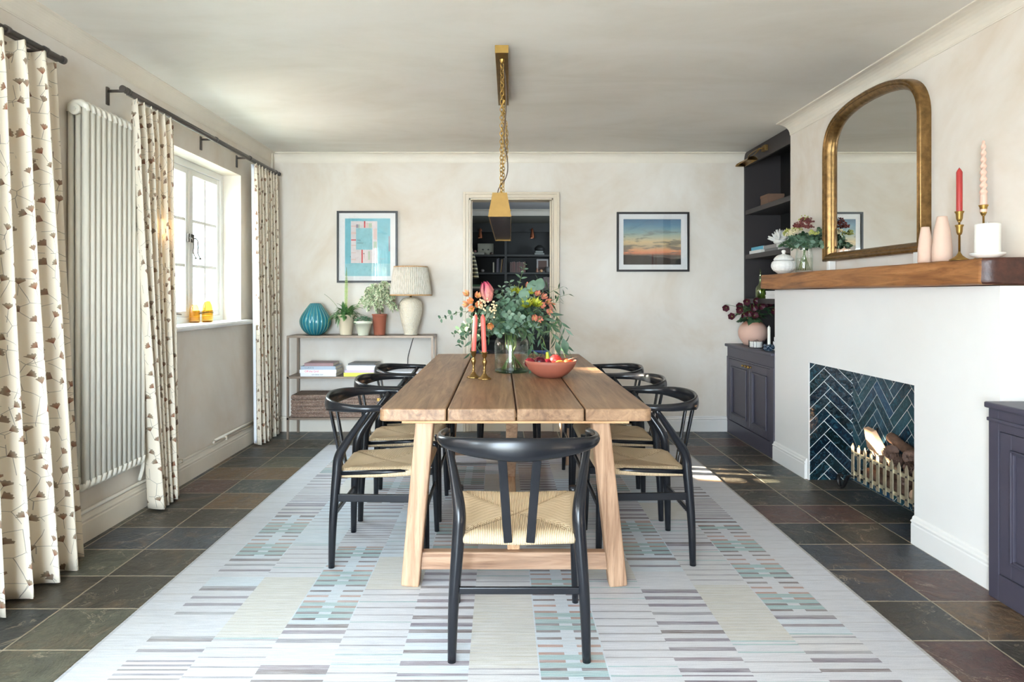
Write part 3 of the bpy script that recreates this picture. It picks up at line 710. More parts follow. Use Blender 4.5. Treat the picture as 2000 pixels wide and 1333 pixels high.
def cellfill(x0, x1, y0, y1, kind, strong):
    """one woven block of a column: bars, dashes, fine hatch or plain"""
    f = lin(.8, 1.0, (x0-RX0)/(RX1-RX0)); bgc = jit(rnd.choice([PALE, PALE, ICE, MID] if kind != 'beige' else [BEIGE]))  # f: bars paler towards the window, its wash of light put into colour
    mixc = lambda c: tuple(lin(PALE[i], c[i], f*strong) for i in range(3))+(1,)
    y = y0
    if kind in ('bars', 'hatch', 'faint', 'beige', 'plain'):
        per, th = {'bars': (.066, .024), 'hatch': (.030, .010), 'faint': (.055, .008), 'beige': (.024, .003), 'plain': (.2, .004)}[kind]
        while y < y1-1e-4:
            p = per*rnd.uniform(.85, 1.15); h = min(y+p, y1)
            t_ = min(th*rnd.uniform(.8, 1.25), h-y)
            col = {'bars': rnd.choice([PLUM, PLUM2, GREY, BROWN]), 'hatch': rnd.choice([PLUM2, BROWN]), 'faint': rnd.choice([TEAL, GREY, GREY]), 'beige': S(180,174,156), 'plain': MID}[kind]
            rq(x0, x1, y, h-t_, bgc); rq(x0, x1, h-t_, h, jit(mixc(col), .08)); y = h
    else:
        k = 0; seqs = [BROWN, BROWN, RUST, RUST, RUST, BROWN]
        while y < y1-1e-4:
            p = .050*rnd.uniform(.95, 1.05); h = min(y+p, y1); t_ = min(.017, h-y)
            col = seqs[k % 6]; k += 1
            tb = (k % 6) in (2, 3, 4)
            g0 = jit(mixc(TEAL)) if tb else bgc
            rq(x0, x0+.005, y, h, bgc); rq(x0+.005, x1-.005, y, h-t_, g0); rq(x1-.005, x1, y, h, bgc)
            a = x0+.005; L_ = x1-x0-.01
            rq(a, a+L_*.40, h-t_, h, jit(mixc(col), .08)); rq(a+L_*.40, a+L_*.62, h-t_, h, bgc); rq(a+L_*.62, x1-.005, h-t_, h, jit(mixc(col), .08)); y = h
plans = {0: [('hatch',.35),('bars',.16),('plain',.12),('bars',.30),('plain',.1),('bars',.20),('dash',.62),('bars',.22),('hatch',.34),('bars',.3),('dash',.5)],
 1: [('faint',.55),('beige',.52),('faint',.40),('plain',.16),('faint',.6),('beige',.4),('faint',.6)],
 2: [('bars',.42),('plain',.1),('bars',.18),('dash',.78),('faint',.1),('hatch',.30),('bars',.26),('dash',.6),('hatch',.4)],
 3: [('faint',.9),('beige',.35),('faint',.5),('plain',.2),('faint',.8),('beige',.5)],
 4: [('hatch',.30),('bars',.34),('bars',.46),('plain',.14),('dash',.58),('hatch',.34),('bars',.3),('dash',.5)],
 5: [('faint',.30),('beige',.62),('faint',.4),('plain',.2),('faint',.8),('beige',.4)],
 6: [('bars',.30),('dash',.9),('bars',.14),('hatch',.34),('bars',.2),('dash',.52),('bars',.3),('hatch',.3)],
 7: [('faint',1.0),('beige',.2),('faint',.6),('plain',.1),('faint',.7),('beige',.4)],
 8: [('hatch',.32),('bars',.60),('plain',.18),('bars',.16),('dash',.52),('bars',.2),('hatch',.32),('dash',.4),('bars',.3)],
 9: [('faint',.52),('beige',.46),('faint',.40),('bars',.10),('faint',.34),('beige',.3),('faint',.6)],
 10: [('bars',.44),('faint',.12),('bars',.14),('dash',1.02),('bars',.12),('hatch',.36),('bars',.24),('plain',.2),('bars',.3),('dash',.3)]}
for ci in range(11):
    y = 1.93 - {0:.0,1:.05,2:.1,3:.0,4:.03,5:.0,6:.1,7:0,8:.02,9:.04,10:.03}[ci]; xa = cx0+ci*cw
    rq(xa, xa+cw, RY0, y, PALE)
    for kind, h in plans[ci]*2:
        if y > RY1-.02: break
        cellfill(xa, xa+cw, y, min(y+h, RY1), kind, 1.0); y += h
def border(xa, xb):
    y = RY0
    while y < RY1:
        h = rnd.uniform(.04, .12); rq(xa, xb, y, min(y+h, RY1), jit(PALE, .03)); rq(xa, xb, y+h, y+h+.006, jit(S(180,180,184), .03)); y += h+.006
border(RX0+.012, cx0); border(cx0+11*cw, RX1-.012)
rq(RX0, RX0+.012, RY0, RY1, S(168,170,176)); rq(RX1-.012, RX1, RY0, RY1, S(164,160,156))
q = [(RX0,RY0),(RX1,RY0),(RX1,RY1),(RX0,RY1)]
for (ax_, ay_), (bx_, by_) in zip(q, q[1:]+q[:1]): mb.add([(ax_,ay_,.0005),(bx_,by_,.0005),(bx_,by_,RZ),(ax_,ay_,RZ)], [(0,1,2,3)], False, 0, PALE)
mb.add([(RX0,RY0,.0005),(RX0,RY1,.0005),(RX1,RY1,.0005),(RX1,RY0,.0005)], [(0,1,2,3)], False, 0, PALE)
tag(mb.build('area_rug', M['rug'], org=(0, 3.5, 0)), 'large pale woven rug with plum, teal and rust dashes under the dining table', 'rug')

# ================================================================ TABLE
TX0, TX1, TY0, TY1, TZ = -.515, .641, 2.811, 5.45, .78
TC = (TX0+TX1)/2
tb = thing('dining_table', 'long rustic wooden plank dining table with splayed trestle legs on the rug', 'table', (TC, (TY0+TY1)/2, RZ))
xs = [TX0, -.228, .066, .356, TX1]
for i in range(4):
    a, b_ = xs[i]+(.003 if i else 0), xs[i+1]-(.003 if i < 3 else 0)
    mb = MB(); rr = random.Random(i); z0_, z1_ = TZ-.054, TZ
    n_ = 1
    if i in (0, 3):
        sgn = -1 if i == 0 else 1; xo, xi = (a, b_) if i == 0 else (b_, a); r_ = .03
        poly = [Vector((xi, TY0, z0_)), Vector((xi, TY1, z0_))]
        P = [(xi, TY0), (xi, TY1)] + [(xo-sgn*r_+sgn*r_*cos(t), TY1-r_+r_*sin(t)) for t in [pi/2*(1-k/5) for k in range(6)]] + [(xo-sgn*r_+sgn*r_*cos(t), TY0+r_-r_*sin(t)) for t in [pi/2*k/5 for k in range(6)]]
        if sgn > 0: P = P[::-1]
        mb.prism([Vector((x, y, z0_)) for x, y in P], (0, 0, .054))
    else: mb.box((a, TY0, z0_), (b_, TY1, z1_))
    mb.build('tabletop_plank', M['table'], tb, bevel=.007, seg=3)
for cy_ in (TY0+.01, 4.86): MB().box((-.42, cy_, TZ-.064), (.545, cy_+.09, TZ-.054)).build('cleat', M['tend'], tb, bevel=.002)
def leg(p0, p1, w_=.078, d_=.075, nm='leg', mt='tleg'): return MB().beam(p0, p1, w_, d_, up=(0,1,0)).build(nm, M[mt], tb, bevel=.009, seg=3)
zt_ = TZ-.055
for yy, yt in ((2.885, 2.885), (4.93, 4.90)):
    leg((-.390, yy, RZ), (-.326, yt, zt_)); leg((.505, yy, RZ), (.428, yt, zt_))
    MB().beam((-.35, yy+.01, .112), (.466, yy+.01, .112), .05, .075).build('cross_beam', M['tbeam'], tb, bevel=.006)
M['tlong'] = wood('teak_stretcher', [S(150,108,76), S(182,140,104), S(200,162,126), S(214,182,148)], 1, rough=.6, stretch=18)
MB().beam((.056, 2.90, .172), (.056, 4.96, .172), .055, .045).build('long_stretcher', M['tlong'], tb, bevel=.004)
MB().beam((.052, 3.06, TZ-.06), (.058, 3.95, .20), .056, .056, up=(1,0,0)).build('brace', M['tleg'], tb, bevel=.004)

# ================================================================ CHAIRS
m, nt, b = newmat('paper_cord')
t = nd(nt, 'ShaderNodeTexCoord'); s_ = nd(nt, 'ShaderNodeSeparateXYZ'); link(nt, t.outputs['UV'], s_.inputs[0])
wv = math_(nt, 'SINE', math_(nt, 'MULTIPLY', s_.outputs[0], 2*pi/.0062)); w01 = math_(nt, 'ADD', math_(nt, 'MULTIPLY', wv, .5), .5)
tw = noise_(nt, coord(nt, 'Object'), 160, 2); n_ = noise_(nt, coord(nt, 'Object'), 7, 3)
c = mix_(nt, math_(nt, 'POWER', w01, .6), S(150,120,86), S(232,212,180)); c = mix_(nt, math_(nt, 'MULTIPLY', n_, .35), c, S(214,184,140)); c = mix_(nt, math_(nt, 'MULTIPLY', tw, .25), c, S(170,140,104))
c = mix_(nt, ramp_(nt, s_.outputs[1], [(.0, (.7,.7,.7,1)), (.05, (0,0,0,1))]), c, S(132,106,78))  # seams darkened in the colour, standing for occlusion in the grooves
link(nt, c, b.inputs['Base Color']); b.inputs['Roughness'].default_value = .75; b.inputs['Specular IOR Level'].default_value = .25
bump_(nt, b, math_(nt, 'ADD', w01, math_(nt, 'MULTIPLY', tw, .3)), .7, .0025)
M['cord'] = m
def seat_mesh():
    mb = MB(); N = 24; z_r, z_f = .437, .462
    def pt(u, v):
        hw = lin(.190, .238, (v+1)/2); x = u*hw; y = lin(-.205, .215, (v+1)/2)
        z = lin(z_r, z_f, (v+1)/2) - .010*(1-u*u)*(1-v*v)
        e_ = max(abs(u), abs(v)); z -= .012*max(0, (e_-.86)/.14)**2
        z -= .007*math.exp(-((abs(u)-abs(v))/.05)**2)*(e_ < .97); z += .005*(abs(u) > abs(v))*abs(u)
        z += .006*max(0, abs(u)-.0)*max(0, abs(v))**2
        return x, y, z
    idx = {}; seam = {}
    for j in range(N+1):
        for i in range(N+1):
            u, v = -1+2*i/N, -1+2*j/N
            idx[i,j] = len(mb.v); mb.v.append(Vector(pt(u, v))); seam[idx[i,j]] = abs(abs(u)-abs(v))
    faces_uv = []
    def face(vs, side):
        # separate verts per face so the cord direction may change
        b_ = len(mb.v)
        for q in vs:
            p = mb.v[q]; mb.v.append(p.copy()); mb.uv[len(mb.v)-1] = ((p.y if side else p.x), seam.get(q, 1))
        mb.f.append([b_+k for k in range(len(vs))]); mb.s.append(True); mb.m.append(0); mb.c.append(None)
    for j in range(N):
        for i in range(N):
            u, v = -1+2*(i+.5)/N, -1+2*(j+.5)/N
            face([idx[i,j], idx[i+1,j], idx[i+1,j+1], idx[i,j+1]], abs(u) > abs(v))
    # rolled edge
    ring = [(i, 0) for i in range(N)]+[(N, j) for j in range(N)]+[(i, N) for i in range(N, 0, -1)]+[(0, j) for j in range(N, 0, -1)]
    prevr = [idx[q] for q in ring]
    for k, (o_, dz) in enumerate(((.006,-.006),(.009,-.015),(.007,-.026),(.0,-.032),(-.02,-.034))):
        cur = []
        for q in ring:
            p = mb.v[idx[q]]; c_ = Vector((p.x*1, p.y, 0)); d_ = Vector((0,0,0))
            if q[0] == 0: d_.x = -1
            if q[0] == N: d_.x = 1
            if q[1] == 0: d_.y = -1
            if q[1] == N: d_.y = 1
            cur.append(len(mb.v)); mb.v.append(p+d_.normalized()*o_+Vector((0,0,dz)))
        for a in range(len(ring)):
            b_ = (a+1) % len(ring); side = (ring[a][0] in (0, N) and ring[b_][0] == ring[a][0])
            face([prevr[a], cur[a], cur[b_], prevr[b_]], side)
        prevr = cur
    mb.f.append([q for q in prevr]); mb.s.append(False); mb.m.append(0); mb.c.append(None)
    # drop construction verts without faces
    used = sorted({i for f in mb.f for i in f}); mp = {o_: n__ for n__, o_ in enumerate(used)}
    mb.v = [mb.v[i] for i in used]; mb.uv = {mp[k]: q for k, q in mb.uv.items() if k in mp}; mb.f = [[mp[i] for i in f] for f in mb.f]
    return mb
def make_chair():
    t = thing('dining_chair', 'x', 'chair')
    bm_ = seat_mesh(); o = bm_.build('seat', M['cord'], t, world=False)
    # weld but keep uvs per corner
    import bmesh
    bm2 = bmesh.new(); bm2.from_mesh(o.data); bmesh.ops.remove_doubles(bm2, verts=bm2.verts, dist=.0002); bm2.to_mesh(o.data); bm2.free()
    for p in o.data.polygons: p.use_smooth = True
    half = [(.266,.018,.738,.0135,.015),(.281,-.045,.738,.0135,.016),(.276,-.12,.739,.0135,.018),(.245,-.19,.741,.013,.022),(.18,-.243,.741,.0125,.030),(.09,-.272,.739,.012,.037),(0,-.280,.737,.0115,.041)]
    full = half + [(-x,y,z,a,b_) for x,y,z,a,b_ in half[-2::-1]]
    pts = catmull([p[:3] for p in full], 5); sa = cat1([p[3] for p in full], 5); sb = cat1([p[4] for p in full], 5)
    sa = [.006]+sa+[.006]; sb = [.007]+sb+[.007]
    pts = [pts[0]+(pts[0]-pts[1]).normalized()*.007]+pts+[pts[-1]+(pts[-1]-pts[-2]).normalized()*.007]
    MB().tube(pts, 1, 14, sec=list(zip(sa, sb)), up=(0,0,1)).build('back_rail', M['black'], t, world=False)
    for s_ in (-1, 1):
        P = [(.230,-.217,0),(.224,-.212,.2),(.209,-.198,.42),(.207,-.186,.51),(.226,-.130,.60),(.262,-.035,.733)]
        MB().tube(catmull([(s_*x,y,z) for x,y,z in P], 5), cat1([.0145,.0185,.0225,.0225,.0175,.0115], 5), 12).build('leg', M['black'], t, world=False)
        P = [(.240,.222,0),(.237,.217,.2),(.232,.212,.40),(.231,.211,.478)]
        MB().tube(catmull([(s_*x,y,z) for x,y,z in P], 4), cat1([.0125,.0165,.0180,.0170], 4), 12).build('leg', M['black'], t, world=False)
        MB().beam((s_*.058,-.268,.705), (s_*.038,-.212,.405), .030, .011, up=(0,1,0)).build('back_slat', M['black'], t, world=False, bevel=.003)
        MB().beam((s_*.219,-.205,.318), (s_*.235,.215,.318), .014, .036).build('side_stretcher', M['black'], t, world=False, bevel=.004)
        MB().tube([(s_*.200,-.195,.425),(s_*.231,.211,.445)], .011, 8).build('seat_rail', M['black'], t, world=False)
    MB().beam((-.222,-.209,.240), (.222,-.209,.240), .013, .024).build('rear_stretcher', M['black'], t, world=False, bevel=.003)
    MB().beam((-.235,.214,.262), (.235,.214,.262), .013, .024).build('front_stretcher', M['black'], t, world=False, bevel=.003)
    return t
proto = make_chair()
chairs = [(.063, 2.487, 0, 'black curved-back dining chair at the near end of the table, its back to the viewer'),
 (-.560, 3.285, -90, 'nearest of the three black dining chairs on the window side of the table'),
 (-.560, 3.915, -90, 'middle one of the three black dining chairs on the window side of the table'),
 (-.560, 4.52, -90, 'farthest of the three black dining chairs on the window side of the table'),
 (.672, 3.31, 90, 'nearest of the three black dining chairs on the fireplace side of the table'),
 (.672, 3.92, 90, 'middle one of the three black dining chairs on the fireplace side of the table'),
 (.672, 4.53, 90, 'farthest of the three black dining chairs on the fireplace side of the table'),
 (.065, 5.505, 180, 'black dining chair at the far end of the table, mostly hidden behind it')]
for i, (x, y, a, lab) in enumerate(chairs):
    o = proto if i == 0 else copy_tree(proto)
    o.location = (x, y, RZ); o.rotation_euler = (0, 0, R(a)); o['label'] = lab; o['group'] = 'black cord-seat dining chairs'

# ================================================================ PENDANT
M['brassend'] = mat('satin_brass_plate', S(138,108,60), .62, .8, var=.1, vscale=18)
pl = thing('pendant_light', 'long brass trough pendant hanging on chains over the table', 'pendant light', (.006, 3.98, 1.64))
def trough(mb, y0, y1, wb, wt, z0_, z1_, x0_, x1_):
    th = .003
    for s_ in (-1, 1):
        mb.prism([Vector((x0_+s_*wb/2, y0, z0_)), Vector((x0_+s_*wt/2, y0, z1_)), Vector((x0_+s_*(wt/2-th), y0, z1_)), Vector((x0_+s_*(wb/2-th), y0, z0_))], (x1_-x0_, y1-y0, 0))
    mb.prism([Vector((x0_-wt/2, y0, z1_-th)), Vector((x0_+wt/2, y0, z1_-th)), Vector((x0_+wt/2, y0, z1_)), Vector((x0_-wt/2, y0, z1_))], (x1_-x0_, y1-y0, 0))
mb = MB(); trough(mb, 3.254, 4.71, .113, .070, 1.645, 1.76, -.005, .017); mb.build('shade', M['brassdk'], pl)
for y, x in ((3.25, -.005), (4.708, .017)):
    MB().prism([Vector((x-.057, y, 1.644)), Vector((x+.057, y, 1.644)), Vector((x+.0355, y, 1.761)), Vector((x-.0355, y, 1.761))], (0,.004,0)).build('end_plate', M['brassend'], pl)
m, nt, b = newmat('seeded_glass_panel'); v = coord(nt, 'Object', (1, .25, 1)); n_ = noise_(nt, v, 45, 4, .7)
link(nt, ramp_(nt, n_, [(.3, S(70,68,72)), (.62, S(96,92,94)), (.75, S(150,146,146))]), b.inputs['Base Color']); b.inputs['Roughness'].default_value = .25; bump_(nt, b, n_, .4, .004)
M['diff'] = m
MB().prism([Vector((-.057, 3.256, 1.652)), Vector((.047, 3.256, 1.652)), Vector((.069, 4.706, 1.652)), Vector((-.035, 4.706, 1.652))], (0,0,.004)).build('diffuser', M['diff'], pl)
for k in range(8):
    for s_ in (-1, 1):
        yy = 3.30+k*.195; xx = -.005+.022*(yy-3.25)/1.46; zz = 1.68 if k % 2 == 0 else 1.72; ww = lin(.0565, .035, (zz-1.645)/.115)
        MB().ball((xx+s_*(ww+.001), yy, zz), .0045, 8, 5).build('rivet', M['brass'], pl)
MB().prism([Vector((-.030, 3.50, 2.535)), Vector((.040, 3.50, 2.535)), Vector((.054, 4.47, 2.535)), Vector((-.016, 4.47, 2.535))], (0,0,ZC-2.535)).build('ceiling_plate', M['brassdk'], pl, bevel=.002)
MB().box((-.0305, 3.496, 2.534), (.0405, 3.501, ZC)).build('plate_end_cap', M['brass'], pl)
def chain(x0_, y0_, z0_, x1_, y1_, z1_, nl, r_=.0024):
    mb = MB(); a = Vector((x0_,y0_,z0_)); b_ = Vector((x1_,y1_,z1_)); d_ = (b_-a)/nl
    for i in range(nl):
        c_ = a+d_*(i+.5); ang = (i % 2)*pi/2+.6+i*.07; h_ = d_.length*.70; wl = .0095
        pts = []
        for k in range(12):
            t_ = 2*pi*k/12; px_ = cos(t_)*wl; pz_ = sin(t_)*h_
            pts.append(c_+Vector((px_*cos(ang), px_*sin(ang), pz_)))
        mb.tube(pts, r_, 6, closed=True)
    return mb
chain(.008, 3.60, 2.515, .002, 3.60, 1.775, 34).build('chain', M['brass'], pl)
chain(.022, 4.36, 2.515, .014, 4.36, 1.775, 34).build('chain', M['brass'], pl)
for y, x in ((3.60, .008), (4.36, .022)):
    MB().lathe([(.014,0),(.012,-.012),(.004,-.022)], 12, (x, y, 2.535), cap0=False).build('hook', M['brass'], pl)
MB().tube(catmull([(.012,3.66,2.535),(.028,3.70,2.44),(.030,3.74,2.30),(.018,3.78,2.16),(.040,3.84,2.02),(.030,3.84,1.94),(-.012,3.82,1.87),(-.020,3.80,1.80),(-.008,3.80,1.76)],5), .0032, 8).build('flex', mat('brown_flex', S(92,74,60), .6), pl)
# spare loop of chain
mb = MB(); P = catmull([(.014,4.36,2.49),(.036,4.33,2.36),(.040,4.32,2.24),(.036,4.33,2.14)],4)
for i in range(len(P)-1):
    for k in (.25, .75):
        c_ = P[i].lerp(P[i+1], k); mb.tube([c_+Vector((cos(t_)*.009*(1 if i%2 else .3), cos(t_)*.009*(.3 if i%2 else 1), sin(t_)*.014)) for t_ in [2*pi*q/10 for q in range(10)]], .0022, 5, closed=True)
mb.build('spare_chain', M['brass'], pl)

# ================================================================ PICTURES
def picture(name, lab, x0_, x1_, z0_, z1_, fw, art_mb, mats, mw):
    t = thing(name, lab, 'picture', ((x0_+x1_)/2, YB-.02, (z0_+z1_)/2))
    mb = MB(); yf = YB-.028
    mb.box((x0_, yf, z0_), (x0_+fw, YB-.002, z1_)).box((x1_-fw, yf, z0_), (x1_, YB-.002, z1_)).box((x0_+fw, yf, z0_), (x1_-fw, YB-.002, z0_+fw)).box((x0_+fw, yf, z1_-fw), (x1_-fw, YB-.002, z1_))
    mb.build('frame', M['pic_black'], t)
    MB().box((x0_+fw, YB-.012, z0_+fw), (x1_-fw, YB-.003, z1_-fw)).build('mount', M['mount'], t)
    art_mb.build('print', mats, t)
    MB().box((x0_+fw, YB-.020, z0_+fw), (x1_-fw, YB-.0185, z1_-fw)).build('glazing', M['picglass'], t)
def flat(mb, x0_, x1_, z0_, z1_, mi, k=0):
    y = YB-.0125-.0004*k; mb.add([(x0_,y,z0_),(x1_,y,z0_),(x1_,y,z1_),(x0_,y,z1_)], [(0,1,2,3)], False, mi)
# abstract
def px(v): return (v-CX)*YB/F
def pz(v): return CH-(v-CY)*YB/F
amats = [mat('print_aqua', S(120,190,204), .8, var=.12, vscale=9), mat('print_pale', S(226,216,216), .8, var=.06, vscale=20), mat('print_red', S(214,76,80), .8), mat('print_blush', S(222,196,190), .8), mat('print_sage', S(186,200,176), .8), mat('print_mauve', S(160,150,164), .8), mat('print_light_aqua', S(150,202,210), .8, var=.10, vscale=14), mat('print_ink', S(60,70,84), .8)]
mb = MB(); zx = lambda u: px(520+u/4.76); zz_ = lambda v: pz(380+v/4.76)
flat(mb, zx(735), zx(1155), zz_(760), zz_(225), 0)
flat(mb, zx(790), zx(1035), zz_(640), zz_(250), 1, 1)
flat(mb, zx(838), zx(990), zz_(515), zz_(315), 6, 2)
for u0, v0, u1, v1, mi in ((912,250,924,312,2),(792,420,838,430,2),(888,515,900,638,2),(792,290,838,304,3),(792,350,838,372,3),(792,470,838,480,3),(792,540,836,548,3),(792,600,836,612,3),(838,280,860,312,5),(862,280,874,312,4),(880,280,892,312,1),(930,268,950,312,3),(955,268,985,312,4),(950,530,966,610,4),(910,540,918,600,3),(1000,320,1030,420,3),(1000,440,1030,500,4),(1140,390,1152,530,5),(845,452,905,455,7),(850,425,880,428,7),(905,548,915,556,7),(783,575,788,585,7),(1060,600,1110,603,5)):
    flat(mb, zx(u0), zx(u1), zz_(v1), zz_(v0), mi, 3)
flat(mb, zx(735), zx(1155), zz_(760), zz_(645), 6, 1)
picture('framed_picture', 'tall black-framed abstract print in aqua, blush and red, left of the doorway', px(659), px(777), pz(552.5), pz(413), .018, mb, amats, 0)
m, nt, b = newmat('sunset_print'); t = nd(nt, 'ShaderNodeTexCoord'); s_ = nd(nt, 'ShaderNodeSeparateXYZ'); link(nt, t.outputs['Generated'], s_.inputs[0])
v_ = coord(nt, 'Object', (2.2, 1, 8)); n_ = noise_(nt, v_, 2.2, 6, .65, .6)
hgt = math_(nt, 'ADD', s_.outputs[2], math_(nt, 'MULTIPLY', math_(nt, 'SUBTRACT', n_, .5), .10))
sky = ramp_(nt, hgt, [(.20, S(96,84,76)), (.25, S(222,140,104)), (.31, S(232,164,120)), (.40, S(196,172,136)), (.50, S(222,196,148)), (.60, S(186,190,166)), (.72, S(140,172,174)), (.86, S(96,142,168)), (1, S(72,112,142))])
cl = ramp_(nt, noise_(nt, coord(nt, 'Object', (1.6, 1, 9), (.3,0,.2)), 2.6, 6, .6, .4), [(.50, (0,0,0,1)), (.60, (1,1,1,1))])
band = ramp_(nt, s_.outputs[2], [(.22, (1,1,1,1)), (.62, (.9,.9,.9,1)), (.8, (.15,.15,.15,1))])
c = mix_(nt, math_(nt, 'MULTIPLY', math_(nt, 'MULTIPLY', cl, band), .85), sky, S(104,104,96))
hl = math_(nt, 'ADD', .17, math_(nt, 'MULTIPLY', noise_(nt, coord(nt, 'Object'), 7, 4, .6), .10)); hl = math_(nt, 'SUBTRACT', hl, math_(nt, 'MULTIPLY', s_.outputs[0], .10))
c = mix_(nt, math_(nt, 'LESS_THAN', s_.outputs[2], hl), c, S(42,38,36)); link(nt, c, b.inputs['Base Color']); b.inputs['Roughness'].default_value = .7
mb = MB(); flat(mb, px(1217.2), px(1329.3), pz(517.3), pz(428.7), 0)
picture('framed_picture', 'wide black-framed sunset sky print on the back wall, right of the doorway', px(1204), px(1345), pz(531), pz(415), .018, mb, m, 0)
# ================================================================ CONSOLE TABLE
KX0, KX1, KY0, KY1, KZ = -1.87, -.59, 5.81, 6.12, .905
ct = thing('console_table', 'bronze steel three-tier console table against the back wall, left of the doorway', 'console table', ((KX0+KX1)/2, (KY0+KY1)/2, 0))
for x in (KX0+.009, KX1-.009):
    for y in (KY0+.009, KY1-.009): MB().box((x-.009, y-.009, 0), (x+.009, y+.009, KZ-.018)).build('leg', M['bronze'], ct)
for z, nm in ((KZ, 'top'), (.548, 'shelf'), (.188, 'shelf')):
    mb = MB().box((KX0, KY0, z-.018), (KX1, KY0+.018, z)).box((KX0, KY1-.018, z-.018), (KX1, KY1, z)).box((KX0, KY0+.018, z-.018), (KX0+.018, KY1-.018, z)).box((KX1-.018, KY0+.018, z-.018), (KX1, KY1-.018, z)).box((KX0+.018, KY0+.018, z-.004), (KX1-.018, KY1-.018, z-.001))
    mb.build(nm, M['bronze'], ct, bevel=.001)
# text helper
def text(s, size, p, rot, m_, parent, name='lettering', lab=None, bold=0):
    cu = bpy.data.curves.new('t', 'FONT'); cu.body = s; cu.size = size; cu.extrude = .0002; cu.offset = bold; cu.align_y = 'CENTER'
    to = bpy.data.objects.new('t', cu); COL.objects.link(to); bpy.context.view_layer.update()
    me = bpy.data.meshes.new_from_object(to); bpy.data.objects.remove(to)
    o = bpy.data.objects.new(name, me); COL.objects.link(o); me.materials.clear(); me.materials.append(m_)
    o.parent = parent; o.location = Vector(p)-Vector(parent.location); o.rotation_euler = rot
    if lab: o['label'] = lab
    return o
def book(lab, x, y, z, L, D, H, cm, rz=0, group=None, spine='-y', words=None, name='book'):
    """lies flat: spine (length L) along x facing the viewer, depth D"""
    t = thing(name, lab, 'book', (x, y, z), R(rz), group)
    c = .0022
    MB().box((0,0,0), (L, D, c)).box((0,0,H-c), (L, D, H)).box((0,0,c), (L, c, H-c)).build('cover', cm, t, world=False)
    MB().box((.003, c, c+.0001), (L-.003, D-.003, H-c-.0001)).build('pages', M['paper'], t, world=False)
    if words:
        s, sz, xo, wm = words
        o = text(s, sz, (0,0,0), (R(90), 0, 0), wm, t); o.location = (xo, -.0006, H/2)
    return t
bm = lambda n, *c: mat('book_'+n, S(*c), .5)
ink = mat('dark_ink', S(50,50,54), .6); redink = mat('red_ink', S(214,50,86), .6); paleink = mat('pale_ink', S(230,226,226), .6); greyink = mat('grey_ink', S(110,118,130), .6)
bx = -1.755; Y0 = 5.83; g = 'coffee-table books on the middle console shelf'
book('white coffee-table book with dark lettering, lowest in the left stack on the console', bx-.0, Y0, .548, .312, .25, .029, bm('white', 226,226,232), 0, g, words=('EAT DRINK NAP', .0135, .10, ink))
book('white book with red lettering in the left stack on the console', bx-.006, Y0-.004, .5775, .322, .25, .030, bm('offwhite', 234,230,236), 0, g, words=('Off the Grid', .024, .045, redink))
book('blue-grey book second from the top of the left stack on the console', bx+.003, Y0, .608, .306, .245, .029, bm('bluegrey', 164,176,192), 0, g, words=('CURATE', .021, .035, greyink))
book('mauve-brown book on top of the left stack on the console', bx+.032, Y0+.006, .6375, .255, .225, .026, bm('mauve', 150,118,120), 0, g)
x2 = -1.375
book('yellow-green book at the bottom of the right stack on the console', x2, Y0-.004, .548, .30, .24, .032, bm('yellow', 214,216,84), 0, g)
book('lilac book second from the bottom of the right stack on the console', x2+.008, Y0, .5805, .285, .235, .022, bm('lilac', 204,184,214), 0, g)
book('thick white book third up in the right stack on the console', x2+.024, Y0+.002, .603, .27, .23, .042, bm('white2', 228,230,240), 0, g)
book('slim dark grey book on top of the right stack on the console', x2+.035, Y0+.008, .6455, .24, .21, .016, bm('greytop', 92,92,92), -4, g)
book('pale blue magazine lying on the console behind the chair backs', -1.00, Y0+.03, .548, .30, .22, .008, bm('blue', 150,184,222), 0, None, name='magazine')
book('white magazine lying under the pale blue one on the console', -.985, Y0+.02, .5565, .30, .23, .03, bm('whitemag', 222,224,230), 0, None, name='magazine')
# ribbed trunk on the bottom shelf
m, nt, b = newmat('woven_bark'); v = coord(nt, 'Object'); n1 = noise_(nt, coord(nt, 'Object', (6, 6, 40)), 1.2, 4, .7); n2 = noise_(nt, v, 130, 3, .7)
c = ramp_(nt, n1, [(.3, S(84,66,56)), (.55, S(124,98,84)), (.75, S(156,134,120))]); c = mix_(nt, ramp_(nt, n2, [(.5,(0,0,0,1)),(.7,(1,1,1,1))]), c, S(176,160,148))
link(nt, c, b.inputs['Base Color']); b.inputs['Roughness'].default_value = .8; bump_(nt, b, n2, .8, .004); M['woven'] = m
tk = thing('storage_hamper', 'brown woven storage hamper on the bottom shelf of the console', 'hamper', (-1.43, 5.965, .188))
def ribbed(x0_, x1_, z0_, z1_, n_):
    mb = MB(); prof = []
    for i in range(n_*6+1):
        t_ = i/(n_*6); zz = lin(z0_, z1_, t_); d_ = .005*abs(sin(pi*t_*n_))**.5; prof.append((d_, zz))
    R_ = []
    for d_, zz in prof: R_.append([(x0_-d_,5.825-d_,zz),(x1_+d_,5.825-d_,zz),(x1_+d_,6.105+d_*.3,zz),(x0_-d_,6.105+d_*.3,zz)])
    b0 = len(mb.v)
    for r_ in R_: mb.v += [Vector(p) for p in r_]
    for i in range(len(R_)-1):
        for k in range(4): mb.f.append([b0+i*4+k, b0+i*4+(k+1)%4, b0+(i+1)*4+(k+1)%4, b0+(i+1)*4+k]); mb.s.append(False); mb.m.append(0); mb.c.append(None)
    mb.f.append([b0+k for k in range(4)][::-1]); mb.f.append([b0+(len(R_)-1)*4+k for k in range(4)])
    for _ in range(2): mb.s.append(False); mb.m.append(0); mb.c.append(None)
    return mb
ribbed(-1.83, -1.04, .190, .345, 5).build('body', M['woven'], tk)
ribbed(-1.83, -1.04, .348, .385, 1).build('lid', M['woven'], tk)
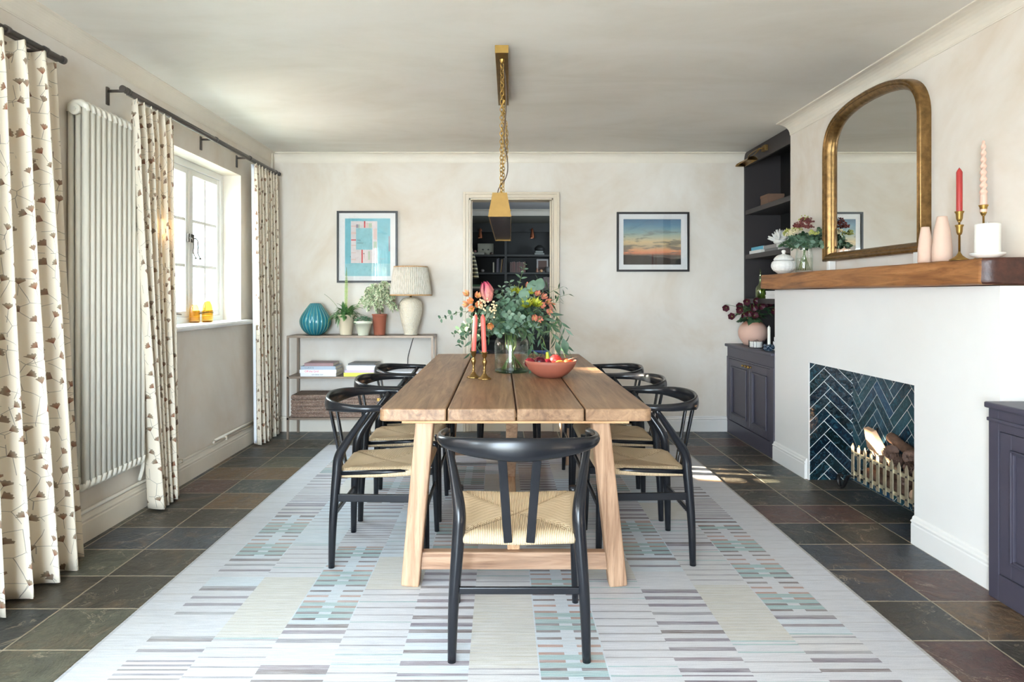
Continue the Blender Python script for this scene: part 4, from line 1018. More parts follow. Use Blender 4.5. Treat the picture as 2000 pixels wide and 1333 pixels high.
MB().box((-1.08,5.812,.335),(-1.06,5.821,.36)).box((-1.055,5.812,.335),(-1.04,5.821,.36)).build('clasp', M['brass'], tk)

# ---- teal ribbed vase
m, nt, b = newmat('teal_glaze'); at_ = nd(nt, 'ShaderNodeAttribute', attribute_name='Col'); link(nt, at_.outputs[0], b.inputs['Base Color']); b.inputs['Roughness'].default_value = .12; b.inputs['Coat Weight'].default_value = .5
M['teal'] = m
vp = at(616, 655, 5.97); mb = MB(); n_ = 22*8
prof = [(.050,0),(.064,.004),(.100,.035),(.124,.075),(.133,.110),(.130,.145),(.112,.185),(.085,.225),(.058,.262),(.046,.276),(.046,.282),(.036,.284),(.034,.262),(.06,.22)]
prof = list(zip(cat1([p[0] for p in prof[:10]], 3), cat1([p[1] for p in prof[:10]], 3)))+prof[10:]
b0 = len(mb.v); mb.lathe(prof, n_, (vp.x, 5.97, KZ+.0), disp=lambda t_, z, j: (-.007*abs(sin(11*t_))**.5+.0035)*min(1, z*18+.1)*(1 if j < 28 else 0))
for i, f in enumerate(mb.f):
    if len(f) == 4:
        t_ = 2*pi*((f[0]-b0) % n_+.5)/n_; g_ = abs(sin(11*t_)); zz = mb.v[f[0]].z-KZ
        mb.c[i] = tuple(lin(S(150,196,160)[k], S(34,116,134)[k], min(1, g_*3.2)) for k in range(3))+(1,)
    else: mb.c[i] = S(30,80,90)
tag(mb.build('ribbed_vase', M['teal'], org=(vp.x, 5.97, KZ)), 'round teal ribbed ceramic vase at the left end of the console', 'vase')

# ---- pots
def pot(name, lab, x, y, z, rt, rb, h, m_, collar=0, lip=.006):
    t = thing(name, lab, 'potted plant', (x, y, z))
    if collar: prof = [(rb*.96,0),(rb,.004),(lin(rb,rt*.90,.93),h-collar),(rt*.97,h-collar),(rt,h-.004),(rt-.003,h),(rt-.010,h),(rt-.012,h-.02),(rb*.8,h*.5)]
    else: prof = [(rb*.96,0),(rb,.004),(rt-.004,h-.012),(rt+lip*.4,h-.010),(rt+lip*.4,h),(rt-.006,h),(rt-.010,h-.02),(rb*.8,h*.5)]
    MB().lathe(prof, 32, (x, y, z)).build('pot', m_, t)
    MB().lathe([(rt-.010,h-.022),(0,h-.016)], 20, (x, y, z), cap0=False).build('soil', M['soil'], t)
    return t
rnd = random.Random(5)
def frond(mb, base, az, up_, L, droop, lw=.013, n=22, mi=0):
    p = Vector(base); d_ = Vector((cos(az)*cos(up_), sin(az)*cos(up_), sin(up_))); st = L/n; pts = [p.copy()]
    for i in range(n):
        d_ = (d_+Vector((0,0,-droop/n))).normalized(); p = p+d_*st; pts.append(p.copy())
        if i > 1:
            side = d_.cross(Vector((0,0,1)))
            if side.length < .05: side = Vector((-sin(az), cos(az), 0))
            side.normalize(); nn = side.cross(d_); wl = lw*sin(pi*min(1, (i+2)/(n+1)))**.6
            for s_ in (-1, 1): mb.leaf(p, side*s_+d_*.35, nn, wl, wl*.6, mi, shape=(.3,1,.7,0), curl=.1)
    return pts
fx_, fy_ = at(676, 655, 5.94).x, 5.94
fp = pot('potted_fern', 'green fern in a cream pot on the console, one frond standing tall', fx_, fy_, KZ, .075, .053, .182, M['cream'])
mb = MB(); sb_ = MB(); zb = KZ+.165
for i in range(90):
    az = rnd.uniform(0, 2*pi); P = frond(mb, (fx_+rnd.uniform(-.03,.03), fy_+rnd.uniform(-.03,.03), zb), az, rnd.uniform(.45, 1.35), rnd.uniform(.10, .20), rnd.uniform(1.0, 3.2), rnd.uniform(.013,.020))
    sb_.tube(P, .0012, 4, cap=False)
P = frond(mb, (fx_, fy_-.01, zb), 1.5, 1.53, .44, .15, .018, 34, 1); sb_.tube(P, .0014, 4)
P = frond(mb, (fx_-.03, fy_, zb), 3.3, 1.15, .26, .9, .016, 26, 1); sb_.tube(P, .0012, 4)
P = frond(mb, (fx_-.04, fy_-.02, zb+.02), 3.4, .5, .26, 4.2, .013, 26, 1); sb_.tube(P, .0012, 4)
mb.build('fronds', [M['fern'], M['brightleaf']], fp); sb_.build('stems', M['stem'], fp)
sx_, sy_ = at(709.5, 655, 5.87).x, 5.875
sp_ = pot('potted_succulent', 'small trailing succulent in a pale sage pot with a collar on the console', sx_, sy_, KZ, .083, .046, .128, M['sage'], collar=.026)
mb = MB()
for i in range(70):
    a, r_ = rnd.uniform(0, 2*pi), .075*sqrt(rnd.random()); c_ = Vector((sx_+r_*cos(a), sy_+r_*sin(a), KZ+.118+.035*(1-(r_/.08)**2)+rnd.uniform(0,.012)))
    if rnd.random() < .12: c_ += Vector((.012*cos(a), .012*sin(a), -.02))
    for k in range(9):
        t_ = k*2.4+rnd.random(); e_ = .25+.09*k; mb.leaf(c_, (cos(t_), sin(t_), e_), (0,0,1), .016-.0008*k, .009, 0, shape=(.5,.9,1,.3), curl=-.25, fold=.3)
mb.build('rosettes', foliage('succulent_leaf', S(96,138,104), S(150,184,150), .5, 40), sp_)
tx_, ty_ = at(741, 655, 5.95).x, 5.955
fi = pot('potted_fig', 'small variegated weeping fig tree in a terracotta pot on the console', tx_, ty_, KZ, .066, .050, .186, M['terr'])
mb = MB(); tr = MB(); top = Vector((tx_-.005, ty_, KZ+.30))
for k in range(4):
    o_ = Vector((rnd.uniform(-.012,.012), rnd.uniform(-.012,.012), 0)); tr.tube(catmull([Vector((tx_,ty_,KZ+.15))+o_, Vector((tx_,ty_,KZ+.23))+o_*1.4, top+o_*3],4), .004, 6)
for i in range(120):
    a = rnd.uniform(0, 2*pi); el = rnd.uniform(-.2, 1.3); L = rnd.uniform(.08, .165); s0 = top+Vector((rnd.uniform(-.02,.02), rnd.uniform(-.02,.02), rnd.uniform(-.03,.06)))
    e_ = s0+Vector((cos(a)*cos(el)*L, sin(a)*cos(el)*L, sin(el)*L*1.05)); mid = (s0+e_)/2+Vector((0,0,.03)); e_.z -= .02
    P = catmull([s0, mid, e_, e_+Vector((cos(a)*.02, sin(a)*.02, -.035))], 4); tr.tube(P, .0012, 4, cap=False)
    for q in P[3:]:
        for _ in range(2):
            d_ = Vector((rnd.uniform(-1,1), rnd.uniform(-1,1), rnd.uniform(-1.3,.1))); n_ = Vector((rnd.uniform(-.5,.5), -.7, rnd.uniform(.2,1)))
            mb.leaf(q, d_, n_, rnd.uniform(.026,.036), .016, 1, shape=(0,.75,1,.6,0)); mb.leaf(q+n_.normalized()*.0008, d_, n_, .024, .008, 0, shape=(0,.9,.8,0))
mb.build('leaves', [M['fern'], M['varieg']], fi); tr.build('trunk', M['bark'], fi)

# ---- table lamp
lx, ly = at(802, 655, 5.96).x, 5.965
tl = thing('table_lamp', 'cream hobnail ceramic lamp with a pleated tapered shade on the console', 'lamp', (lx, ly, KZ))
m, nt, b = newmat('hobnail_ceramic'); v = coord(nt, 'Object'); vo = nd(nt, 'ShaderNodeTexVoronoi'); vo.inputs['Scale'].default_value = 75; vo.inputs['Randomness'].default_value = .35; link(nt, v, vo.inputs['Vector'])
h_ = ramp_(nt, vo.outputs['Distance'], [(.1, (1,1,1,1)), (.5, (0,0,0,1))]); link(nt, mix_(nt, h_, S(226,216,194), S(246,240,226)), b.inputs['Base Color']); b.inputs['Roughness'].default_value = .35; bump_(nt, b, h_, .8, .005)
pr = [(.055,0),(.060,.004),(.060,.012),(.066,.05),(.085,.12),(.101,.20),(.105,.25),(.098,.29),(.078,.318),(.050,.330),(.022,.334),(.016,.336)]
MB().lathe(list(zip(cat1([p[0] for p in pr],3), cat1([p[1] for p in pr],3))), 40, (lx, ly, KZ), cap1=True).build('base', m, tl)
MB().lathe([(.012,.334),(.009,.35),(.014,.352),(.014,.385),(.008,.39),(.0,.39)], 14, (lx, ly, KZ)).build('lamp_holder', M['brassdk'], tl)
m, nt, b = newmat('dotted_pleated_cotton'); v = coord(nt, 'Object'); vo = nd(nt, 'ShaderNodeTexVoronoi'); vo.inputs['Scale'].default_value = 110; vo.inputs['Randomness'].default_value = .2; link(nt, v, vo.inputs['Vector'])
link(nt, mix_(nt, ramp_(nt, vo.outputs['Distance'], [(.25,(1,1,1,1)),(.35,(0,0,0,1))]), S(246,242,232), S(176,168,150)), b.inputs['Base Color']); b.inputs['Roughness'].default_value = .9
tr_ = nd(nt, 'ShaderNodeBsdfTranslucent'); tr_.inputs[0].default_value = S(236,226,204); ms = nd(nt, 'ShaderNodeMixShader'); ms.inputs[0].default_value = .3
link(nt, b.outputs[0], ms.inputs[1]); link(nt, tr_.outputs[0], ms.inputs[2]); link(nt, ms.outputs[0], nt.nodes['Material Output'].inputs[0])
zs0, zs1 = KZ+.352, KZ+.612
MB().lathe([(lin(.187,.148,k/6), lin(zs0, zs1, k/6)) for k in range(7)], 360, (lx, ly, 0), disp=lambda t_, z, j: (.0042*cos(60*t_)), cap0=False).build('lamp_shade', m, tl, solid=.0015)
orange = mat('tan_trim', S(206,160,104), .8)
for r_, z in ((.189, zs0+.004), (.150, zs1-.004)): MB().lathe([(r_,-.005),(r_+.0015,0),(r_,.005)], 60, (lx, ly, z), cap0=False).build('shade_trim', orange, tl, solid=.003)
for a in (0, 2.09, 4.19): MB().tube([(lx, ly, KZ+.388), (lx+.147*cos(a), ly+.147*sin(a), zs1-.006)], .0018, 5).build('shade_spoke', M['brassdk'], tl)
MB().tube(catmull([(lx+.03,6.0,KZ-.02),(lx+.035,6.10,KZ+.006),(lx+.0,6.142,KZ-.04),(lx-.03,6.145,KZ-.14),(lx-.05,6.145,KZ-.22),(lx-.052,6.143,.60),(lx-.05,6.143,.3)],5)[5:], .0035, 8).build('flex', M['pic_black'], tl)

# ================================================================ TABLE TOP THINGS
def candlestick(x, y, lab, rz, tilt, candle_lab, grp):
    pr = [(.036,0),(.038,.003),(.034,.008),(.024,.016),(.014,.026),(.008,.036),(.007,.042),(.011,.046),(.007,.050),(.006,.058),(.009,.064),(.006,.070),(.010,.082),(.014,.098),(.012,.108),(.006,.116),(.008,.122),(.013,.130),(.015,.148),(.020,.153),(.020,.156),(.0135,.157),(.013,.142),(0,.142)]
    ax = Matrix.Rotation(rz, 3, 'Z')
    o = MB().lathe(pr, 24, (x, y, TZ), ax=ax, disp=lambda t_, z, j: (.0035*cos(8*t_) if j in (0,1,2) else (.0012*cos(8*t_) if j in (13,14,15) else 0))).build('candlestick', M['brassdk'], org=(x, y, TZ))
    tag(o, lab, 'candlestick', 'antique brass candlesticks on the table')
    c = thing('taper_candle', candle_lab, 'candle', (x, y, TZ+.143), group='coral taper candles on the table'); c.rotation_euler = (0, tilt, 0)
    MB().lathe([(.0115,0),(.0135,.014),(.0135,.205),(.012,.212),(.0045,.226),(0,.228)], 20).build('wax', M['coral'], c, world=False)
    MB().tube([(0,0,.225),(.001,0,.238)], .0012, 5).build('wick', M['whitewax'], c, world=False)
candlestick(-.158, 3.87, 'antique brass candlestick on the left, set slightly farther back on the table', .2, R(3.2), 'coral taper candle in the left brass candlestick, leaning right', 1)
candlestick(-.093, 3.80, 'antique brass candlestick on the right, beside the glass flower jar', .5, R(-2.4), 'coral taper candle in the right brass candlestick, leaning left', 1)
# glass jar
JX, JY = .067, 4.16
M['jar'] = thin_glass('clear_jar_glass', (.99,1,.995,1), (.80,.90,.87,1), .06, .02); M['jarbase'] = thin_glass('green_glass_base', (.72,.90,.83,1), (.5,.75,.66,1), .06, .05); M['water'] = thin_glass('water', (.98,.99,.96,1), (.92,.95,.88,1), .03, .0)
jr = thing('glass_jar', 'large clear glass jar with green-tinted base holding the flowers on the table', 'jar', (JX, JY, TZ))
pr = [(.098,0),(.105,.006),(.106,.03),(.106,.165),(.103,.190),(.092,.212),(.078,.226),(.073,.236),(.075,.246),(.080,.251),(.077,.254),(.072,.248),(.068,.238),(.072,.222),(.088,.206),(.098,.186),(.101,.165),(.101,.02)]
MB().lathe(pr, 44, (JX, JY, TZ), cap0=False).build('glass_body', M['jar'], jr)
MB().lathe([(.096,.001),(.103,.004),(.104,.016),(.06,.012),(0,.010)], 44, (JX, JY, TZ)).build('base', M['jarbase'], jr)
MB().lathe([(.099,.017),(.0995,.115),(0,.1155)], 40, (JX, JY, TZ)).build('water', M['water'], jr)
# bowl
BX_, BY_ = .292, 3.90
bw = MB().lathe([(.058,0),(.066,.001),(.100,.020),(.130,.050),(.148,.082),(.152,.100),(.1475,.1005),(.142,.080),(.124,.050),(.095,.026),(.06,.010),(0,.008)], 48, (BX_, BY_, TZ))
tag(bw.build('fruit_bowl', M['bowlc'], org=(BX_, BY_, TZ)), 'wide matte terracotta bowl of fruit near the middle of the table', 'bowl')
def fruit(name, lab, cat_, px_, py_, Y, r_, cols, dz=0, stem=None, sc3=(1,1,.95), grp=None):
    p = at(px_, py_, Y); t = thing(name, lab, cat_, p, group=grp)
    m, nt, b = newmat(name+'_skin'); n_ = noise_(nt, coord(nt, 'Object'), 22, 4, .6); link(nt, ramp_(nt, n_, [(.35, cols[0]), (.65, cols[1])]), b.inputs['Base Color']); b.inputs['Roughness'].default_value = .25
    MB().ball(p, r_, 24, 16, sc3=sc3, disp=lambda d_: -.10*math.exp(-((1-abs(d_.z))/.05))-.03*math.exp(-(d_.x/.15)**2)*(d_.y < 0)).build('flesh', m, t)
    if stem:
        MB().tube([p+Vector((0,0,r_*.82)), p+Vector(stem)], .0016, 6).build('stalk', M['bark'], t)
PL = [S(84,16,30), S(130,30,46)]; DP = [S(52,10,22), S(92,16,32)]
gp = 'fruit in the terracotta bowl'
fruit('plum', 'dark red plum at the left edge of the bowl', 'plum', 1035, 709, 3.90, .032, PL, grp=gp)
fruit('plum', 'glossy dark plum second from the left in the bowl', 'plum', 1055, 707.5, 3.84, .033, DP, grp=gp)
fruit('plum', 'half-hidden plum behind the dark one in the bowl', 'plum', 1070, 710, 3.92, .030, PL, grp=gp)
fruit('plum', 'large mottled red plum on top at the centre of the bowl', 'plum', 1085.5, 704.5, 3.92, .038, [S(98,20,32), S(178,60,50)], stem=(0,0,.058), grp=gp)
fruit('apricot', 'orange apricot at the front of the bowl', 'apricot', 1094, 714, 3.83, .033, [S(200,96,44), S(222,150,70)], grp=gp)
fruit('plum', 'orange-red plum with a stalk at the right edge of the bowl', 'plum', 1109.5, 711, 3.88, .031, [S(176,48,38), S(206,90,52)], stem=(.055,-.01,.042), grp=gp)
fruit('plum', 'plum lying deep in the left of the bowl', 'plum', 1046, 719, 3.93, .030, PL, grp=gp)
fruit('plum', 'plum lying deep in the right of the bowl', 'plum', 1078, 722, 3.86, .030, PL, grp=gp)
pp = at(1069, 703, 4.00); t = thing('banana', 'yellow-green banana tip standing up at the back of the bowl', 'banana', pp, group=gp)
MB().tube(catmull([pp+Vector((-.01,0,-.045)), pp+Vector((0,0,-.015)), pp+Vector((.001,0,.02)), pp+Vector((-.002,0,.046))],4), cat1([.016,.015,.011,.008],4), 10).build('flesh', mat('banana_skin', S(196,206,60), .4), t)

# ================================================================ BOUQUET
rnd = random.Random(21)
bq = thing('flower_bouquet', 'loose eucalyptus, protea and alstroemeria bouquet standing in the glass jar', 'flowers', (JX, JY, TZ+.03), group=None)
neck = Vector((JX, JY, TZ+.25))
LV = {'round': MB(), 'willow': MB(), 'pale': MB(), 'dark': MB()}; ST = MB()
def sprig(end, kind, n, L, W, bend=(0,0,0), start=None, t0=.25, pair=True, thick=.0022, droop=0):
    s0 = neck+Vector((rnd.uniform(-.045,.045), rnd.uniform(-.045,.045), 0)) if start is None else Vector(start)
    end = Vector(end); mid = (s0+end)/2+Vector(bend)
    low = Vector((JX-(s0.x-JX)*1.3, JY-(s0.y-JY)*1.3, TZ+.03))
    P = catmull([s0, s0.lerp(mid, .5)+Vector(bend)*.35, mid, mid.lerp(end, .5)+Vector(bend)*.3, end], 7)
    ST.tube(P, [lin(thick, .0009, i/(len(P)-1)) for i in range(len(P))], 5, cap=False)
    m_ = LV[kind]; N = len(P)
    for i in range(n):
        t_ = lin(t0, 1, i/max(1, n-1)); k = min(N-2, int(t_*(N-1))); p = P[k].lerp(P[k+1], t_*(N-1)-k) if k < N-1 else P[-1]
        d_ = (P[min(k+1,N-1)]-P[max(0,k-1)]).normalized(); a = i*1.7 if pair else i*2.4
        o1 = d_.orthogonal().normalized(); o2 = d_.cross(o1); sd_ = o1*cos(a)+o2*sin(a); s_ = (1-.38*t_)*rnd.uniform(.95,1.4)
        for q in ((1,-1) if pair else (1,)):
            dd = sd_*q+d_*rnd.uniform(.2,.7)+Vector((0,0,-droop)); nn = d_*.8-sd_*q*.3+Vector((rnd.uniform(-.4,.4), -.6, rnd.uniform(0,.6)))
            if kind in ('willow', 'dark'): m_.leaf(p, dd, nn, L*s_, W*s_, 0, shape=(.08,.55,.95,1,.7,.35,0), curl=rnd.uniform(-.1,.3))
            else: m_.leaf(p+dd.normalized()*.004, dd, nn, L*s_, W*s_, 0, shape=(.2,.85,1.05,1,.7,.1), curl=rnd.uniform(-.1,.2))
    return P
for _ in range(13):  # stalks in the water
    a = rnd.uniform(0, 2*pi); r0 = rnd.uniform(.05, .088); ST.tube([(JX+r0*cos(a), JY+r0*sin(a), TZ+.02), (JX-.5*r0*cos(a+.4), JY-.5*r0*sin(a+.4), TZ+.16), (JX-.45*r0*cos(a), JY-.45*r0*sin(a), TZ+.27)], rnd.uniform(.003,.0048), 7)
E = lambda x, y, dy=0: at(x, y, JY+dy)
sprig(E(1025, 517, -.02), 'pale', 9, .040, .026, (.0,0,.02), t0=.35, thick=.003)
sprig(E(995, 552, .02), 'pale', 8, .036, .030, (0,0,.02), t0=.4); sprig(E(1000, 565, -.06), 'pale', 7, .036, .03, (0,0,.01), t0=.4); sprig(E(980, 562, -.02), 'pale', 6, .03, .026, t0=.45)
sprig(E(862, 622, -.04), 'round', 10, .036, .030, (0,-.02,.075), t0=.35, droop=.2); sprig(E(887, 652, .03), 'round', 12, .034, .030, (-.02,.0,.07), t0=.3, droop=.3)
sprig(E(897, 672, -.10), 'round', 12, .042, .034, (-.03,-.02,.08), t0=.3, droop=.3); sprig(E(905, 640, -.14), 'pale', 11, .042, .034, (-.02,-.02,.05), t0=.3, droop=.2)
sprig(E(900, 660, .08), 'round', 12, .038, .030, (-.03,0,.08), t0=.25, droop=.4); sprig(E(918, 690, -.06), 'willow', 9, .075, .020, (-.04,0,.10), t0=.35, droop=.8)
sprig(E(933, 680, -.12), 'willow', 9, .08, .022, (-.03,-.02,.10), t0=.35, droop=.9)
for x, y, dy in ((935,600,-.05),(950,610,-.12),(970,600,-.1),(985,590,-.05),(1000,600,-.12),(1015,620,-.14),(960,640,-.15),(1010,585,0),(1035,575,-.03),(1040,560,-.06),(1060,600,-.08),(975,650,-.16),(1000,640,-.17),(1050,630,-.12),(925,620,.05),(990,570,.06),(942,625,-.02),(915,640,.02),(970,575,.02),(1060,575,.0),(1070,620,-.06),(1025,590,-.15),(995,615,-.16),(945,650,-.1)):
    sprig(E(x, y, dy), rnd.choice(['round','round','pale']), 9, rnd.uniform(.04,.055), rnd.uniform(.032,.042), (0,-.01,.03), t0=.15)
for x, y, dy in ((1100,560,-.05),(1095,590,-.1),(1085,640,-.12),(1060,650,-.16),(1110,575,.04),(1075,560,.05),(1050,545,.02),(920,590,.04),(1000,660,-.14),(955,660,-.12),(1030,655,-.15),(1065,625,-.1),(1080,600,0),(1045,640,-.14),(1015,650,-.16),(975,630,-.15)):
    sprig(E(x, y, dy), 'dark', 10, rnd.uniform(.06,.08), .018, (0,0,.04), t0=.2, pair=False)
for x, y, dy, b_ in ((1103,640,-.02,.12),(1085,665,-.08,.12),(1095,690,.04,.14),(1116,695,-.04,.17),(1106,705,0,.16),(1060,690,-.12,.11),(1045,700,-.1,.10),(1040,715,-.06,.12),(1072,700,.06,.13),(1112,655,.02,.13)):
    sprig(E(x, y, dy), 'willow', 9, rnd.uniform(.08,.105), rnd.uniform(.020,.028), (.02,0,b_), t0=.3, droop=1.0, pair=False)
LV['willow'].leaf(E(1100,662,-.05), (.25,0,-1), (0,-1,.1), .105, .048, shape=(.1,.6,1,1,.75,.3,0)); LV['willow'].leaf(E(1086,668,-.05), (.3,0,-1), (.3,-1,.1), .09, .038, shape=(.1,.6,1,1,.75,.3,0))
for x, y in ((1036,560),(1050,556),(1020,575)): LV['round'].leaf(E(x,y+12,-.08), (.3,0,1), (0,-1,.3), .08, .066, shape=(.1,.8,1.05,1,.7,.2))
LV['round'].build('rounded_foliage', M['euc'], bq); LV['pale'].build('pale_foliage', M['euc2'], bq)
LV['willow'].build('drooping_foliage', M['euc'], bq); LV['dark'].build('dark_foliage', M['dkleaf'], bq); ST.build('stems', M['stem'], bq)
# blooms
m, nt, b = newmat('protea_pink'); at_ = nd(nt, 'ShaderNodeAttribute', attribute_name='Col'); link(nt, at_.outputs[0], b.inputs['Base Color']); b.inputs['Roughness'].default_value = .55; M['petal'] = m
def bract_bloom(c_, ax_, r_, L, rings, cin, cout, pw, name, lab=None, opened=.15, parent=bq, closed=0):
    ax_ = Vector(ax_).normalized(); o1 = ax_.orthogonal().normalized(); o2 = ax_.cross(o1); mb = MB(); c_ = Vector(c_)
    for k in range(rings):
        f = k/(rings-1) if rings > 1 else 0; n_ = int(lin(6, 13, 1-f)); rr = r_*lin(1, .35, f)
        for i in range(n_):
            a = 2*pi*(i+.5*(k % 2))/n_+rnd.uniform(-.08,.08); rad_ = o1*cos(a)+o2*sin(a)
            base = c_+ax_*L*.12*f+rad_*rr*.25; q = len(mb.f)
            if closed:
                hk = L*lin(.0, .50, f); Rk = r_*(.45+.55*sin(min(1, hk/L*1.9+.12)*pi/2)); slope = lin(.32, -.22, f)
                mb.leaf(c_+ax_*hk+rad_*Rk*lin(.8, 1, f), ax_+rad_*slope, rad_, L*.52*rnd.uniform(.94,1.06), pw, shape=(.7,1,1.05,.95,.6,.1), curl=.22, fold=-.3)
            else: mb.leaf(base, ax_+rad_*lin(opened, .12, f)*2.2, -rad_, L*lin(.75, 1.0, f)*rnd.uniform(.92,1.06), pw*lin(1, .8, f), shape=(.5,.95,1,.8,.3,0), curl=lin(.1, .35, f), fold=-.25)
            v = rnd.uniform(.72,1.12)
            for x in range(q, len(mb.f)):
                g_ = ((x-q)//2)/4; mb.c[x] = tuple(min(1, lin(cin[t_], cout[t_], g_)*v) for t_ in range(3))+(1,)
    o = mb.build(name, M['petal'], parent)
    if lab: o['label'] = lab
    return o
pc = E(955, 588, -.10); bract_bloom(pc, (-.22,-.25,1), .046, .125, 7, S(214,140,128), S(214,78,112), .021, 'protea', 'large pink protea bloom', closed=1)
for x, y, dy, s_, ax_ in ((1018,577,-.02,.055,(0,-.3,1)),(1030,600,-.12,.06,(-.2,-.6,.9)),(1045,598,-.10,.055,(.3,-.6,.8)),(1005,572,-.0,.045,(-.2,-.2,1)),(1036,574,-.06,.05,(.2,-.3,1))):
    bract_bloom(E(x, y, dy), ax_, .03, s_, 4, S(150,170,40), S(214,210,70), .014, 'leucadendron', 'yellow-green bloom', opened=.45)
def lily(c_, ax_, s_, col, col2, parent=bq, name='alstroemeria'):
    ax_ = Vector(ax_).normalized(); o1 = ax_.orthogonal().normalized(); o2 = ax_.cross(o1); mb = MB()
    for i in range(6):
        a = 2*pi*i/6; rad_ = o1*cos(a)+o2*sin(a); q = len(mb.f)
        mb.leaf(Vector(c_)+rad_*.003, ax_+rad_*.8, -rad_, s_, s_*.42, shape=(.25,.6,1,.9,.2), curl=-.25, fold=-.2)
        for x in range(q, len(mb.f)): mb.c[x] = tuple(lin(col[t_], col2[t_], ((x-q)//2)/3) for t_ in range(3))+(1,)
    for i in range(4): mb.tube([Vector(c_), Vector(c_)+ax_*s_*.8+o1*rnd.uniform(-.01,.01)+o2*rnd.uniform(-.01,.01)], .0008, 4); 
    for x in range(len(mb.c)):
        if mb.c[x] is None: mb.c[x] = S(200,190,90)
    return mb.build(name, M['petal'], parent)
OR, OR2, PK = S(226,150,84), S(236,170,130), S(222,140,120)
for x, y, dy, ax_ in ((915,578,-.02,(-.5,-.7,.6)),(922,590,-.05,(-.3,-.9,.2)),(932,582,-.08,(.2,-.8,.6)),(935,596,-.10,(0,-1,.1)),(925,601,-.06,(-.4,-.8,-.2)),(916,595,-.04,(-.8,-.5,.1)),(958,634,-.14,(.0,-.9,-.3))):
    lily(E(x,y,dy), ax_, .043, OR, OR2)
for x, y, dy, ax_ in ((1048,578,-.06,(.2,-.7,.6)),(1058,583,-.05,(.6,-.7,.5)),(1065,590,-.06,(.7,-.7,.1)),(1072,596,-.04,(.8,-.5,-.2)),(1056,596,-.08,(.3,-.9,0)),(1068,605,-.06,(.6,-.6,-.5)),(1044,616,-.12,(0,-.9,-.5)),(1050,620,-.12,(.4,-.8,-.4)),(1032,564,0,(0,-.6,.8))):
    lily(E(x,y,dy), ax_, .041, PK, S(196,120,96))
mb = MB(); cream = mat('cream_berry', S(232,212,170), .35)
for i in range(44):
    a, r_ = rnd.uniform(0,2*pi), sqrt(rnd.random()); mb.ball(E(953+20*r_*cos(a), 594+13*r_*sin(a)+ (6 if cos(a) > .3 else 0), -.14+rnd.uniform(-.02,.03)), .0062, 8, 6)
for x, y in ((963,606),(966,612),(965,620),(958,602),(948,607)): mb.ball(E(x,y,-.16), .0065, 8, 6)
mb.build('berries', cream, bq)['kind'] = 'stuff'
# ================================================================ FAR ALCOVE CABINET + SHELVES
AX, AY0, AY1 = 2.09, 5.102, 6.158
cb = thing('alcove_cupboard', 'dark plum built-in cupboard with brass knobs in the far alcove beyond the fireplace', 'cupboard', (2.3, 5.63, 0))
MB().box((AX+.022, AY0, .09), (2.598, AY1, .79)).build('carcass', M['navy'], cb)
mb = MB().box((AX, AY0, 0), (AX+.022, AY0+.07, .70)).box((AX, AY1-.05, 0), (AX+.022, AY1, .70)).box((AX, AY0+.07, 0), (AX+.022, AY1-.05, .12)).box((AX, AY0+.07, .685), (AX+.022, AY1-.05, .70)).box((AX+.006, AY0, .70), (AX+.022, AY1, .79))
mb.build('face_frame', M['navy'], cb, bevel=.002)
struct_y = [(AY0+.074, AY0+.50), (AY0+.504, AY1-.054)]
def panel_door(y0, y1, z0, z1, X, parent, nm='door', m_='navy'):
    d = MB(); s_ = .062
    d.box((X+.004, y0, z0), (X+.020, y0+s_, z1)).box((X+.004, y1-s_, z0), (X+.020, y1, z1)).box((X+.004, y0+s_, z0), (X+.020, y1-s_, z0+s_)).box((X+.004, y0+s_, z1-s_), (X+.020, y1-s_, z1)).box((X+.013, y0+s_, z0+s_), (X+.020, y1-s_, z1-s_))
    o = d.build(nm, M[m_], parent, bevel=.002)
    r = MB(); a, b_, c_, e_ = y0+s_, y1-s_, z0+s_, z1-s_
    for w_, h_ in ((.016, .0), (.008, -.005)):
        r.box((X+h_, a, c_), (X+.014, a+w_, e_)).box((X+h_, b_-w_, c_), (X+.014, b_, e_)).box((X+h_, a, c_), (X+.014, b_, c_+w_)).box((X+h_, a, e_-w_), (X+.014, b_, e_))
    mo = r.build('panel_moulding', M[m_], parent, bevel=.003)
    mo.parent = o
    return o
dA = panel_door(*struct_y[0], .125, .682, AX, cb); dB = panel_door(*struct_y[1], .125, .682, AX, cb)
def knob(X, y, z, par, r_=.013):
    o = MB().lathe([(r_*.8,0),(r_*.45,.004),(r_*.4,.014),(r_*.9,.018),(r_,.025),(r_*.7,.031),(0,.033)], 16, (X, y, z), ax=Matrix.Rotation(R(-90),3,'Y')).build('knob', M['brass'], par)
knob(AX+.004, struct_y[0][1]-.03, .655, dA); knob(AX+.004, struct_y[1][0]+.03, .655, dB); knob(AX+.004, struct_y[1][0]+.10, .655, dB, .010)
MB().box((AX+.05, AY0, 0), (AX+.06, AY1, .12)).build('plinth', M['navy'], cb)
MB().box((2.07, AY0-.002, .79), (2.598, AY1, .815)).build('worktop', M['navy'], cb, bevel=.006)
su = thing('alcove_shelving', 'dark built-in alcove shelves above the plum cupboard', 'shelves', (2.42, 5.63, .815))
SX = 2.25
MB().box((2.578, AY0, .816), (2.598, AY1, ZC-.02)).build('back_panel', M['shelfback'], su)
MB().box((SX, AY1-.028, .816), (2.578, AY1-.001, ZC-.03)).build('side_panel', M['shelfdark'], su)
MB().box((SX, AY0, .816), (2.578, AY0+.02, ZC-.095)).build('side_panel', M['shelfdark'], su)
for z in (1.229, 1.632, 2.04): MB().box((SX+.004, AY0+.02, z-.042), (2.578, AY1-.028, z)).build('shelf', M['shelfdark'], su, bevel=.002)
